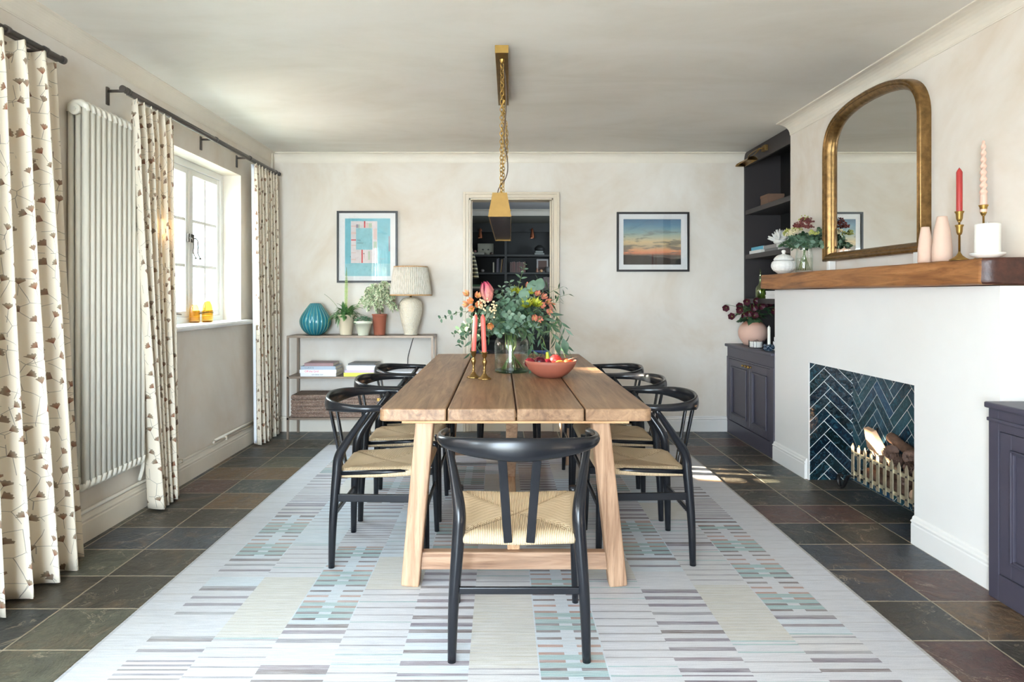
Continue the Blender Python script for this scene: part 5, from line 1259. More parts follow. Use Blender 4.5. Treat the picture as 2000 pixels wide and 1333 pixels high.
P = [Vector((SX, AY0, 2.44)), Vector((SX, AY1, 2.44)), Vector((SX, AY1, ZC-.095))]+[Vector((SX, AY1-.06*(1-cos(t)), ZC-.095+.09*sin(t))) for t in [pi/2*k/5 for k in range(1,6)]]+[Vector((SX, AY0, ZC-.004))]
MB().prism(P, (.022, 0, 0)).build('fascia', M['shelfdark'], su)
MB().box((SX+.022, AY0, ZC-.03), (2.578, AY1, ZC-.004)).build('top_panel', M['shelfback'], su)
pl2 = thing('picture_light', 'slim antique brass picture light fixed to the top of the dark alcove shelves', 'light', (SX-.1, 5.9, 2.45))
mb = MB(); PP = [( -.045+.045*(-cos(t)) , .040*sin(t)) for t in [pi*k/8 for k in range(9)]]
n8 = len(PP); vs = [Vector((SX-.055+.045+a, y, 2.440+b_*.8)) for y in (5.80, 6.10) for a, b_ in PP]
mb.add(vs, [(i, i+1, n8+i+1, n8+i) for i in range(n8-1)]+[tuple(range(n8)), tuple(range(n8, 2*n8))[::-1]], True)
mb.build('shade', M['brassdk'], pl2, solid=.002)
MB().tube(catmull([(SX-.045,5.95,2.472),(SX-.05,5.90,2.495),(SX-.06,5.80,2.503),(SX-.06,5.64,2.505)],4), .005, 8).build('arm', M['brassdk'], pl2)
MB().tube([(SX-.06,5.62,2.500),(SX-.045,5.86,2.470)], .0045, 8).tube([(SX-.06,5.64,2.505),(SX-.02,5.64,2.505)], .006, 8).build('arm', M['brassdk'], pl2)
MB().box((SX-.028, 5.60, 2.482), (SX-.001, 5.68, 2.53)).build('wall_plate', M['brassdk'], pl2, bevel=.003)
# things on the alcove shelves
def vat(px, X, z): # point on plane X seen at column px
    Y = F*X/(px-CX); return Vector((X, Y, z))
p = vat(1509, 2.42, 2.04)
bxm = mat('brown_card', S(120,92,74), .7, var=.1)
bxo = thing('storage_box', 'small brown box on the top alcove shelf', 'box', p)
MB().box((2.34, p.y-.10, 2.0405), (2.48, p.y+.07, 2.145)).build('body', bxm, bxo, bevel=.002); MB().box((2.337, p.y-.103, 2.125), (2.483, p.y+.073, 2.15)).build('lid', bxm, bxo, bevel=.002)
def vbook(lab, x, y, z, L, D, H, cm, words=None, rz=0):
    """lies flat, spine along y facing -x"""
    t = thing('book', lab, 'book', (x, y, z), R(-90+rz), 'books lying on the alcove shelves'); c = .002
    MB().box((0,0,0), (L, D, c)).box((0,0,H-c), (L, D, H)).box((0,0,c), (L, c, H-c)).build('cover', cm, t, world=False)
    MB().box((.003, c, c+.0001), (L-.003, D-.003, H-c-.0001)).build('pages', M['paper'], t, world=False)
    if words: o = text(words[0], words[1], (0,0,0), (R(90),0,0), words[3], t); o.location = (words[2], -.0006, H/2)
zb = 1.6325
vbook('white book lying under the sky-blue one on the middle alcove shelf', 2.275, 6.09, zb, .27, .19, .030, bm('w3', 226,226,224))
vbook('sky-blue book on top of the white one on the middle alcove shelf', 2.285, 6.07, zb+.0305, .27, .18, .030, bm('sky', 96,176,204))
vbook('lower grey book under the white coral ornament on the alcove shelf', 2.30, 5.80, zb, .27, .18, .026, bm('g3', 132,130,128))
vbook('upper grey book directly under the white coral ornament on the alcove shelf', 2.29, 5.795, zb+.0265, .26, .18, .030, bm('g4', 150,148,146))
p = Vector((2.37, 5.66, zb+.057)); mb = MB(); rnd = random.Random(4)
mb.ball(p+Vector((0,0,.03)), .05, 14, 8, sc3=(1,1,.7))
for i in range(46):
    a, e_ = rnd.uniform(0, 2*pi), rnd.uniform(.0, 1.35); d_ = Vector((cos(a)*cos(e_), sin(a)*cos(e_), sin(e_)))
    mb.tube([p+Vector((0,0,.035))+d_*.02, p+Vector((0,0,.035))+d_*.06, p+Vector((0,0,.035))+d_*rnd.uniform(.082,.098)+Vector((0,0,.006))], [.014,.012,.004], 7)
tag(mb.build('coral_ornament', M['ceramic'], org=p), 'white spiky coral-shaped ornament on the grey books in the alcove', 'ornament')
gb = thing('glass_bottle', 'green ribbed glass bottle with a tall neck on the lowest alcove shelf', 'bottle', vat(1485, 2.30, 1.2295)); p = Vector(gb.location)
M['greenglass'] = thin_glass('green_bottle_glass', (.86,.96,.66,1), (.6,.78,.45,1), .12, .02)
MB().lathe([(.036,0),(.040,.004),(.041,.085),(.034,.105),(.016,.125),(.012,.15),(.012,.195),(.015,.2),(.013,.2),(.009,.19),(.009,.14),(.03,.1),(.037,.08),(.036,.012),(0,.01)], 28, p, disp=lambda t_, z, j: .0015*cos(14*t_) if 1 < j < 4 else 0).build('glass_body', M['greenglass'], gb)
MB().lathe([(.008,.19),(.010,.2),(.007,.235),(.002,.262),(0,.264)], 12, p).build('stopper', M['greenglass'], gb)
for k, (w_, lab) in enumerate((('lower', 'lower of the two white boxes beside the green bottle'), ('upper', 'upper of the two white boxes beside the green bottle'))):
    o = thing('flat_box', lab, 'box', (2.36, 5.60, 1.2295+.034*k), group='flat white boxes on the lowest alcove shelf')
    MB().box((2.285, 5.34, 1.2297+.034*k), (2.45, 5.745-.01*k, 1.2297+.034*k+.022)).build('body', M['mount'], o, bevel=.001); MB().box((2.283, 5.338, 1.2297+.034*k+.0222), (2.452, 5.747-.01*k, 1.2297+.034*k+.0335)).build('lid', M['mount'], o, bevel=.001)
# globe vase with hellebores
gv = Vector((2.235, 5.90, .8155)); m, nt, b = newmat('terracotta_blush'); n_ = noise_(nt, coord(nt, 'Object'), 4, 4, .6); s_ = nd(nt, 'ShaderNodeSeparateXYZ'); link(nt, coord(nt, 'Object'), s_.inputs[0])
link(nt, ramp_(nt, math_(nt, 'ADD', s_.outputs[2], math_(nt, 'MULTIPLY', n_, .05)), [(.19, S(218,180,162)), (.235, S(188,122,96))]), b.inputs['Base Color']); b.inputs['Roughness'].default_value = .85
R0 = .125; pr = [(.060,0),(.078,.008)]+[(R0*sin(t), .112-R0*cos(t)*.92) for t in [R(q) for q in (50,65,80,95,110,125,140,150)]]+[(.050,.226),(.047,.236),(.053,.240),(.047,.241),(.040,.228),(.06,.20)]
tag(MB().lathe(pr, 40, gv).build('globe_vase', m, org=gv), 'round blush terracotta vase on the alcove cupboard', 'vase')
hb = thing('hellebore_bunch', 'bunch of dark burgundy hellebores standing in the round terracotta vase', 'flowers', gv+Vector((0,0,.2)))
lf = MB(); st = MB(); rnd = random.Random(9); nk = gv+Vector((0,0,.235))
M['wine'] = mat('wine_petal', S(74,22,36), .5, var=.35, vscale=60)
HT = [(-.235,.10,.02),(-.19,.02,.0),(-.13,.08,-.03),(-.11,.045,-.06),(-.12,.115,.02),(-.06,.155,0),(.0,.165,-.03),(.04,.12,-.05),(-.07,.06,-.08),(-.03,.03,-.09),(.09,.13,.0),(.12,.14,-.03),(.15,.08,-.05),(.0,.10,.05),(-.03,.11,-.08)]
for hx, hz, hy in HT:
    c_ = nk+Vector((hx, hy-.02, hz)); st.tube(catmull([nk+Vector((hx*.1,0,-.06)), nk+Vector((hx*.35,hy*.3,hz*.6+.02)), c_+Vector((0,0,.025)), c_],4), .0018, 5)
    ax_ = Vector((hx*2+rnd.uniform(-.3,.3), -.9, rnd.uniform(-.6,.3))).normalized(); o1 = ax_.orthogonal().normalized(); o2 = ax_.cross(o1); mb = MB()
    for k in range(6):
        a = k*pi/3; rd = o1*cos(a)+o2*sin(a); mb.leaf(c_, rd+ax_*.45, rd-ax_*.6, .040, .040, 0, shape=(.5,1,1.05,.8,.2), curl=.25, fold=-.2)
    mb.ball(c_+ax_*.004, .0045, 8, 5, mi=1); mb.build('flower', [M['wine'], M['brightleaf']], hb)
for i in range(34):
    a = rnd.uniform(0, 2*pi); r_ = rnd.uniform(.03, .12); c_ = nk+Vector((r_*cos(a), r_*sin(a)*.7-.01, rnd.uniform(-.01,.11))); d_ = Vector((cos(a), sin(a), rnd.uniform(-.7,.4)))
    for q in (-.5, 0, .5): lf.leaf(c_, d_+Vector((-sin(a)*q, cos(a)*q, 0)), (0,-.5,1), rnd.uniform(.06,.085), .026, shape=(.2,.8,1,.6,0))
for dx, dz in ((-.075,-.02),(-.04,-.05),(.02,-.01)): lf.leaf(nk+Vector((dx*.6,-.05,.02)), (dx*3,-.5,-1), (0,-1,.3), .10, .045, shape=(.2,.8,1,.5,0))
lf.build('leaves', M['dkleaf'], hb); st.build('stems', M['stem'], hb)
# coasters in wire holder
cc = Vector((2.155, 5.62, .8155)); ch_ = thing('coaster_stack', 'round white coasters stacked in a black wire holder on the cupboard', 'coasters', cc)
for k in range(4): MB().lathe([(.050,0),(.0515,.002),(.0515,.0095),(.050,.011),(0,.011)], 30, cc+Vector((0,0,.005+.0125*k))).build('coaster', M['ceramic'], ch_)
mb = MB(); mb.tube([cc+Vector((cos(t_)*.056, sin(t_)*.056, .0035)) for t_ in [2*pi*q/30 for q in range(30)]], .0025, 6, closed=True)
for q in range(4):
    a = q*pi/2+R(-120); u = Vector((cos(a), sin(a), 0)); v_ = Vector((-sin(a), cos(a), 0))
    mb.tube(catmull([cc+u*.056+v_*-.011+Vector((0,0,.004)), cc+u*.056+v_*-.010+Vector((0,0,.055)), cc+u*.056+Vector((0,0,.063)), cc+u*.056+v_*.010+Vector((0,0,.055)), cc+u*.056+v_*.011+Vector((0,0,.004))],4), .0018, 5)
mb.build('wire_holder', M['pic_black'], ch_)
hc = Vector((2.150, 5.335, .8155)); hd = thing('candle_holder', 'dark blue knobbly glass candle holder on the cupboard beside the fireplace', 'candle holder', hc)
mb = MB(); rnd = random.Random(2)
for k in range(26):
    a = k*2.4; z = .028+.014*sin(k*1.9); r_ = .034; mb.ball(hc+Vector((r_*cos(a), r_*sin(a), z)), .011, 8, 6)
mb.lathe([(.032,0),(.034,.006),(.012,.012),(.010,.03),(.018,.04),(.018,.05),(.011,.05),(.011,.03)], 20, hc); mb.build('glass_base', mat('blue_glass', S(36,62,84), .08, spec=.8, coat=.8), hd)
cd_ = thing('dinner_candle', 'white dinner candle in the dark blue glass holder', 'candle', hc+Vector((0,0,.035))); MB().lathe([(.010,.035),(.0115,.04),(.0115,.185),(.004,.197),(0,.198)], 16, hc).build('wax', M['whitewax'], cd_); MB().tube([hc+Vector((0,0,.196)), hc+Vector((0,0,.206))], .001, 5).build('wick', M['whitewax'], cd_)
for k in range(3):
    tag(MB().box((2.20+.004*k, 5.27, .8158+.036*k), (2.30-.004*k, 5.40-.01*k, .8158+.036*k+.034)).build('small_box', M['mount'], org=(2.25, 5.33, .8158+.036*k), bevel=.002), ['lowest', 'middle', 'top'][k]+' of the small white boxes stacked behind the blue candle holder', 'box', 'small white boxes behind the candle')

# ================================================================ MANTEL
MX, MZ0, MZ1, MY0, MY1 = 2.01, 1.302, 1.42, 2.785, 5.14
mb = MB(); NY, NX, NZ = 90, 6, 8
def mp(x, y, z):
    n_ = noise.noise(Vector((x*5, y*2.2, z*9)))*.006+noise.noise(Vector((x*20, y*7, z*30)))*.0022
    return n_
G = {}
def gp_(key, p, nrm_):
    k = tuple(round(c_, 5) for c_ in p)
    if k not in G:
        d_ = mp(*p); G[k] = len(mb.v); q = Vector(p)
        fx = -1 if abs(p[0]-MX) < 1e-6 else 0; fz_ = (1 if abs(p[2]-MZ1) < 1e-6 else 0) - (1 if abs(p[2]-MZ0) < 1e-6 else 0)
        q.x += fx*d_ + (.006 if fx and fz_ else 0); q.z += (-abs(d_)*.6 if fz_ > 0 else 0) - (.004 if fx and fz_ > 0 else 0) + (.005 if fx and fz_ < 0 else 0) + (d_*.8 if fz_ < 0 else 0)
        mb.v.append(q)
    return G[k]
def face_grid(o_, a, b_, na, nb, mi):
    o_, a, b_ = Vector(o_), Vector(a), Vector(b_)
    for i in range(na):
        for j in range(nb):
            mb.f.append([gp_(0, tuple(o_+a*(i+u)/na+b_*(j+v_)/nb), 0) for u, v_ in ((0,0),(1,0),(1,1),(0,1))]); mb.s.append(True); mb.m.append(mi); mb.c.append(None)
LY, LZ, LX = MY1-MY0, MZ1-MZ0, 2.60-MX
LX = .585
face_grid((MX,MY1,MZ0), (0,-LY,0), (0,0,LZ), NY, NZ, 0)
face_grid((MX,MY1,MZ1), (0,-LY,0), (LX,0,0), NY, NX, 0)
face_grid((MX,MY0,MZ0), (0,LY,0), (LX,0,0), NY, NX, 0)
face_grid((MX,MY0,MZ0), (LX,0,0), (0,0,LZ), NX, NZ, 1); face_grid((MX,MY1,MZ1), (LX,0,0), (0,0,-LZ), NX, NZ, 1)
face_grid((MX+LX,MY0,MZ0), (0,LY,0), (0,0,LZ), NY, NZ, 0)
o = mb.build('mantel_beam', [M['oak'], M['oakend']], org=((MX+2.2)/2, (MY0+MY1)/2, MZ0))
tag(o, 'thick rustic brown timber mantel beam over the white fireplace', 'mantel')

# ---- mirror
mr = thing('overmantel_mirror', 'arched gilt-framed overmantel mirror above the timber mantel', 'mirror', (2.2, 3.955, 1.485))
def arch(ins, n=30):
    yc, hw = 3.955, .525-ins; zb_ = 1.485+ins; zs = 2.20; H = 2.478-ins-zs
    pts = [(yc-hw, zb_)]
    for k in range(n+1):
        a = pi*(1-k/n); c_, s_ = cos(a), sin(a)
        y = yc+hw*(1 if c_ > 0 else -1)*abs(c_)**.62; t_ = abs(y-yc)/hw
        pts.append((y, zs+H*(.62*max(0, 1-t_**9)**.5+.38*max(0, 1-t_**2.2))))
    pts += [(yc+hw, zb_)]
    return pts
XW = 2.2195
prof = [(0, XW), (0, 2.168), (.004, 2.161), (.012, 2.158), (.019, 2.165), (.022, 2.166), (.030, 2.162), (.037, 2.170), (.041, 2.172), (.046, 2.180), (.052, 2.188), (.056, 2.198), (.056, 2.206)]
mb = MB(); loops = []
for ins, X in prof:
    L_ = [len(mb.v)+i for i in range(len(arch(ins)))]; mb.v += [Vector((X, y, z)) for y, z in arch(ins)]; loops.append(L_)
for a, b_ in zip(loops, loops[1:]):
    for i in range(len(a)):
        j = (i+1) % len(a); mb.f.append([a[i], a[j], b_[j], b_[i]]); mb.s.append(True); mb.m.append(0); mb.c.append(None)
fo = mb.build('frame', M['gilt'], mr); es = fo.modifiers.new('edges', 'EDGE_SPLIT'); es.split_angle = R(40)
g_ = arch(.054); MB().prism([Vector((2.206, y, z)) for y, z in g_], (.006, 0, 0)).build('glass', M['mirror'], mr)
MB().box((2.17, 4.40, 1.4205), (2.215, 4.435, 1.50)).box((2.17, 3.47, 1.4205), (2.215, 3.505, 1.50)).build('foot', M['ceramic'], mr, bevel=.004)

# ---- things on the mantel
mz = MZ1
p = Vector((2.11, 4.965, mz)); jp = thing('lidded_jar', 'white pinecone-textured lidded jar at the far end of the mantel', 'jar', p)
def pine(t_, z, j): return .0045*(sin(9*t_+ (z*260))*sin(9*t_-(z*260)))+.002
pr = [(.036,0),(.044,.003)]+[(.084*sin(R(q))**.8, .062-.058*cos(R(q))) for q in range(40, 128, 4)]
MB().lathe(pr, 72, p, disp=lambda t_, z, j: pine(t_, z, j) if j > 1 else 0).build('body', M['ceramic'], jp)
pr = [(.068,.098),(.070,.103),(.069,.108)]+[(lin(.068,.018,(k/9)**1.2), .108+.036*sin(pi/2*k/9)) for k in range(10)]+[(.010,.150),(.012,.156),(.016,.166),(.012,.176),(0,.18)]
MB().lathe(pr, 72, p, disp=lambda t_, z, j: pine(t_, z, j)*.7 if 2 < j < 11 else 0).build('lid', M['ceramic'], jp)
p = Vector((2.115, 4.64, mz)); gvv = thing('glass_vase', 'clear glass vase of flowers on the mantel beside the mirror', 'vase', p)
MB().lathe([(.050,0),(.056,.004),(.058,.03),(.057,.11),(.050,.15),(.052,.186),(.056,.192),(.054,.192),(.049,.182),(.047,.15),(.053,.11),(.054,.02),(0,.012)], 36, p).build('glass_body', M['jar'], gvv)
MB().lathe([(.052,.013),(.052,.10),(0,.1005)], 30, p).build('water', M['water'], gvv)
mf = thing('flower_bunch', 'bunch of burgundy and yellow-green flowers with eucalyptus in the mantel vase', 'flowers', p+Vector((0,0,.02)))
rnd = random.Random(31); LF = MB(); LD = MB(); ST2 = MB(); nk = p+Vector((0,0,.18))
for k in range(16):
    a = rnd.uniform(0,2*pi); r_ = rnd.uniform(.02,.042); ST2.tube([p+Vector((r_*cos(a), r_*sin(a), .016)), p+Vector((-.5*r_*cos(a+.5), -.5*r_*sin(a+.5), .19))], .0018, 5)
for k in range(50):
    a = rnd.uniform(0, 2*pi); L_ = rnd.uniform(.07,.22); up_ = rnd.uniform(.0, 1.1)
    e_ = nk+Vector((cos(a)*L_*.65, sin(a)*L_*1.0, .02+L_*.55*up_-.03)); e_.x = min(e_.x, 2.205) if e_.y < 4.5 else min(e_.x, 2.21)
    P_ = catmull([nk, (nk+e_)/2+Vector((0,0,.02)), e_], 5); ST2.tube(P_, .001, 4, cap=False)
    for q in range(3, len(P_)):
        for s_ in (-1, 1):
            d_ = Vector((rnd.uniform(-1,.6), rnd.uniform(-1,1), rnd.uniform(-.8,.7)))
            (LF if k % 3 else LD).leaf(P_[q], d_, (rnd.uniform(-1,0), rnd.uniform(-1,0), rnd.uniform(0,1)), rnd.uniform(.030,.042), rnd.uniform(.020,.030), shape=(.2,.9,1.05,.9,.1), curl=.1)
LF.build('eucalyptus', M['euc'], mf); LD.build('dark_foliage', M['dkleaf'], mf); ST2.build('stems', M['stem'], mf)
def umbel(c_, n_, r_, m_, nm, br):
    mb = MB()
    for i in range(n_):
        d_ = Vector((rnd.gauss(0,1), rnd.gauss(0,1), abs(rnd.gauss(0,1))*.7)).normalized()*r_*rnd.random()**.4
        mb.ball(Vector(c_)+d_, br*rnd.uniform(.7,1.2), 6, 4)
    mb.build(nm, m_, mf)
wine2 = mat('burgundy_bud', S(112,52,48), .6, var=.3, vscale=80); lime = mat('lime_bud', S(176,178,96), .6, var=.2, vscale=80); crm = mat('cream_bud', S(226,214,176), .6)
for dx, dy, dz, kd in ((-.03,.10,.085,'l'),(.0,.06,.115,'w'),(-.05,.01,.075,'c'),(-.04,-.04,.10,'w'),(.0,-.02,.13,'w'),(-.02,-.10,.09,'w'),(-.05,.05,.06,'c'),(-.01,-.15,.05,'l'),(.02,.02,.145,'l'),(.03,.12,.10,'l'),(-.02,.15,.07,'l'),(.0,-.08,.12,'w')):
    c_ = nk+Vector((dx*1.1-.01,dy*1.3,dz*1.25+.005)); umbel(c_, 46, .036, {'l': lime, 'w': wine2, 'c': crm}[kd], {'l':'lime_cluster','w':'burgundy_cluster','c':'cream_cluster'}[kd], .0056)
def lathe_thing(name, lab, cat_, prof, p, m_, n=36, disp=None, grp=None, cap1=False): return tag(MB().lathe(prof, n, p, disp=disp, cap1=cap1).build(name, m_, org=p), lab, cat_, grp)
gq = 'tapered blush vases on the mantel'
lathe_thing('tapered_vase', 'shorter tapered blush vase on the mantel, against the mirror frame', 'vase', [(.030,0),(.0335,.004),(.033,.06),(.028,.12),(.019,.172),(.0175,.178),(.014,.178),(.014,.16)], Vector((2.105, 3.300, mz)), M['pinkvase'], grp=gq)
lathe_thing('tapered_vase', 'taller tapered blush vase on the mantel beside the red candle', 'vase', [(.038,0),(.0425,.004),(.042,.07),(.034,.15),(.022,.212),(.0205,.218),(.017,.218),(.017,.2)], Vector((2.115, 3.190, mz)), M['pinkvase'], grp=gq)
def stick(p, H, lab, two):
    t = thing('candlestick', lab, 'candlestick', p, group='polished brass candlesticks on the mantel')
    MB().lathe([(.040,0),(.041,.003),(.028,.010),(.013,.022),(.006,.034),(.0045,.04)], 30, p).build('foot', M['brass'], t)
    MB().lathe([(.0045,.038),(.0042,H-.05),(.008,H-.047),(.005,H-.043)], 14, p).build('stem', M['brass'], t)
    cup = [(.004,-.048),(.009,-.044),(.013,-.034),(.0145,-.012),(.019,-.003),(.019,0),(.0145,-.001),(.012,-.012),(.0115,-.032),(0,-.034)]
    MB().lathe([(r_, z+H) for r_, z in cup], 28, p).build('cup', M['brass'], t)
    if two: MB().lathe([(r_*.92, z+H-.062) for r_, z in cup[:6]]+[(.006, H-.066)], 28, p).build('cup', M['brass'], t)
    return t
p1 = Vector((2.105, 3.055, mz)); stick(p1, .225, 'polished brass candlestick with two stacked cups holding the red candle', True)
c1 = thing('taper_candle', 'red taper candle in the brass candlestick on the mantel', 'candle', p1+Vector((0,0,.193))); MB().lathe([(.0105,.193),(.0125,.22),(.0125,.405),(.008,.415),(.002,.424),(0,.424)], 22, p1).build('wax', M['red'], c1); MB().tube([p1+Vector((0,0,.423)), p1+Vector((0,0,.427))], .001, 5).build('wick', M['bark'], c1)
p2 = Vector((2.165, 2.985, mz)); stick(p2, .245, 'taller polished brass candlestick behind the white pillar candle', False)
c2 = thing('twisted_candle', 'twisted blush candle in the taller brass candlestick', 'candle', p2+Vector((0,0,.213)))
mb = MB(); n_ = 28; NZ_ = 150; b0 = 0
for j in range(NZ_+1):
    z = lin(.213, .535, j/NZ_); tt = max(0, (z-.285)/.25); f = min(1, max(0, (z-.282)/.02)); rr = lin(.0150, .0085, max(0,tt)**1.2) if tt > 0 else .0140
    if z > .515: rr *= sqrt(max(.02, 1-((z-.515)/.0205)**2))
    for k in range(n_):
        a = 2*pi*k/n_; ph_ = (z-.28)*2*pi/.058; q = rr*(1-.42*f*abs(sin(a-ph_))**1.4)*(1+.10*f); mb.v.append(p2+Vector((cos(a)*q, sin(a)*q, z)))
for j in range(NZ_):
    for k in range(n_): mb.f.append([j*n_+k, j*n_+(k+1)%n_, (j+1)*n_+(k+1)%n_, (j+1)*n_+k]); mb.s.append(True); mb.m.append(0); mb.c.append(None)
mb.f.append([NZ_*n_+k for k in range(n_)]); mb.s.append(False); mb.m.append(0); mb.c.append(None)
mb.build('wax', M['blushwax'], c2); MB().tube(catmull([p2+Vector((0,0,.533)), p2+Vector((0,.002,.54)), p2+Vector((0,.007,.543))],3), .0008, 5).build('wick', M['whitewax'], c2)
p3 = Vector((2.095, 2.865, mz))
pd = MB().lathe([(.040,0),(.044,.004),(.060,.012),(.064,.020),(.063,.023),(.045,.014),(0,.013)], 64, p3, disp=lambda t_, z, j: .0012*cos(32*t_) if j in (2,3,4) else 0)
tag(pd.build('candle_plate', M['ceramic'], org=p3), 'small white lace-edged plate under the pillar candle', 'plate')
pc_ = thing('pillar_candle', 'thick white pillar candle on the lace-edged plate on the mantel', 'candle', p3+Vector((0,0,.0145)))
MB().lathe([(.046,.0145),(.0478,.018),(.0478,.142),(.046,.147),(.036,.146),(0,.143)], 40, p3).build('wax', M['whitewax'], pc_); MB().tube([p3+Vector((0,0,.143)), p3+Vector((0,0,.156))], .0015, 6).build('wick', M['whitewax'], pc_)

# ================================================================ FIRE BASKET
fbx = 2.215; fy_a, fy_b = 3.55, 4.21; fb = thing('fire_basket', 'pale metal picket-fronted fire basket with scrolled black feet in the hearth', 'fire basket', (fbx+.07, (fy_a+fy_b)/2, 0))
M['steel'] = mat('brushed_steel', S(196,186,160), .42, .75, var=.15, vscale=30); M['iron'] = mat('black_iron', S(38,36,36), .45, .4)
for k in range(10):
    y = fy_b-.018-k*.0695; z0_, z1_ = .105, .33; w_ = .0155
    mb = MB().prism([Vector((fbx, y-w_, z0_)), Vector((fbx, y-w_, z1_-.025)), Vector((fbx, y, z1_)), Vector((fbx, y+w_, z1_-.025)), Vector((fbx, y+w_, z0_))], (.005,0,0))
    o = mb.build('picket', M['steel'], fb, bevel=.001)
    rv = MB()
    for z in (.14, .265): rv.ball((fbx-.001, y, z), .0055, 8, 5)
    r_ = rv.build('rivets', M['iron'], fb); r_.parent = o
MB().box((fbx+.005, fy_a, .13), (fbx+.012, fy_b, .152)).box((fbx+.005, fy_a, .254), (fbx+.012, fy_b, .276)).build('front_rail', M['steel'], fb)
mb = MB()
for y in (fy_a, fy_b-.006): 
    for z in (.13, .254): mb.box((fbx+.012, y, z), (2.385, y+.006, z+.022))
    mb.box((2.375, y, .10), (2.385, y+.006, .42))
mb.build('side_rails', M['iron'], fb)
mb = MB()
for k in range(9): mb.box((fbx+.012, fy_a+.03+k*.075, .115), (2.385, fy_a+.042+k*.075, .125))
mb.build('grate', M['iron'], fb)
for y, s_ in ((fy_b+.0, 1), (fy_a-.0, -1)):
    P = [(fbx+.01, y-.03*s_, .118), (fbx+.0, y+.02*s_, .112), (fbx-.0, y+.055*s_, .075), (fbx, y+.095*s_, .020), (fbx, y+.135*s_, .014), (fbx, y+.155*s_, .045), (fbx, y+.145*s_, .085), (fbx, y+.115*s_, .090)] if s_ > 0 else [(fbx+.01, y-.03*s_, .118), (fbx, y+.004*s_, .112), (fbx, y+.01*s_, .08), (fbx, y-.0*s_, .03), (fbx, y+.03*s_, .014), (fbx, y+.06*s_, .035), (fbx, y+.062*s_, .07)]
    MB().tube(catmull(P, 5), 1, 8, sec=[(.013,.0075)]*(len(catmull(P,5)))).build('scroll_foot', M['iron'], fb)
MB().tube([(2.38, fy_a+.15, .42), (2.36, fy_a+.15, .42)], .02, 12).tube([(2.38, fy_a+.003, .41), (2.38, fy_a+.15, .44)], .006, 8).build('rear_scroll', M['iron'], fb)
# contents
bark2 = mat('log_bark', S(92,66,50), .85, var=.4, vscale=25, bump=.8, bscale=50); cut = mat('cut_wood', S(206,168,136), .7, var=.1, vscale=15); cone_m = mat('pinecone', S(92,68,56), .7, var=.3, vscale=40)
mb = MB(); A = Vector((2.30, 4.03, .36)); ux_ = Vector((.0, -.80, -.33)).normalized(); uz_ = Vector((-.35,-.3,.85)).normalized(); uu = ux_.cross(uz_).normalized()
t = thing('kindling_board', 'flat pale split log leaning in the fire basket', 'log', A, group='logs in the fire basket')
mb = MB(); q0 = [A+ux_*a+uz_*b_ for a, b_ in ((-.15,-.12),(.12,-.14),(.17,-.06),(-.02,.085),(-.13,.04))]; mb.prism(q0, uu*.03); mb.build('wood', cut, t, bevel=.003)
def log(lab, p0, p1, r_):
    p0 = Vector(p0); p1 = Vector(p1); t = thing('log', lab, 'log', (p0+p1)/2, group='logs in the fire basket')
    pts = [p0.lerp(p1, k/8) for k in range(9)]; MB().tube(pts, [r_*(1+.08*sin(k*1.7)) for k in range(9)], 14, cap=False).build('bark', bark2, t)
    d_ = (p1-p0).normalized(); MB().tube([p0-d_*.002, p0], r_*.97, 14).tube([p1, p1+d_*.002], r_*.97, 14).build('cut_end', cut, t)
log('log with a pale sawn end lying across the top of the fire basket', (2.325, 3.97, .415), (2.352, 3.72, .335), .029)
log('lower log lying along the back of the fire basket', (2.33, 4.12, .19), (2.33, 3.62, .19), .045)
log('log at the front of the fire basket behind the pickets', (2.262, 4.10, .165), (2.268, 3.65, .165), .032)
def pinecone(lab, c_, r_, seed):
    rnd_ = random.Random(seed); c_ = Vector(c_); ax_ = Vector((rnd_.uniform(-1,1), rnd_.uniform(-1,1), rnd_.uniform(-.3,1))).normalized(); o1 = ax_.orthogonal().normalized(); o2 = ax_.cross(o1)
    mb = MB(); mb.ball(c_, r_*.72, 12, 8)
    for i in range(110):
        t_ = i/110; z = lin(-1, 1, t_); rr = sqrt(max(0, 1-z*z)); a = i*2.39996; rd = o1*cos(a)+o2*sin(a); b_ = c_+(ax_*z*.95+rd*rr*.75)*r_
        mb.leaf(b_, rd*rr+ax_*(z*.5+.35), ax_, r_*.42, r_*.40, shape=(.8,1,.9,.4), fold=.2, curl=-.2)
    tag(mb.build('pinecone', cone_m, org=c_), lab, 'pinecone', 'pinecones in the fire basket')
for k, (c_, r_, lab) in enumerate((((2.262,3.86,.350),.036,'pinecone under the sawn log, farthest from the viewer'), ((2.262,3.785,.315),.040,'pinecone showing just above the pickets in the middle'), ((2.285,3.715,.355),.036,'pinecone beside the right end of the sawn log'), ((2.262,3.655,.305),.036,'pinecone nearest the right-hand wall of the hearth'), ((2.320,3.62,.375),.034,'pinecone at the back right of the fire basket'), ((2.262,3.96,.26),.036,'pinecone behind the left pickets'), ((2.262,3.72,.235),.036,'lower pinecone seen between the right pickets'))):
    pinecone(lab, c_, r_, k)

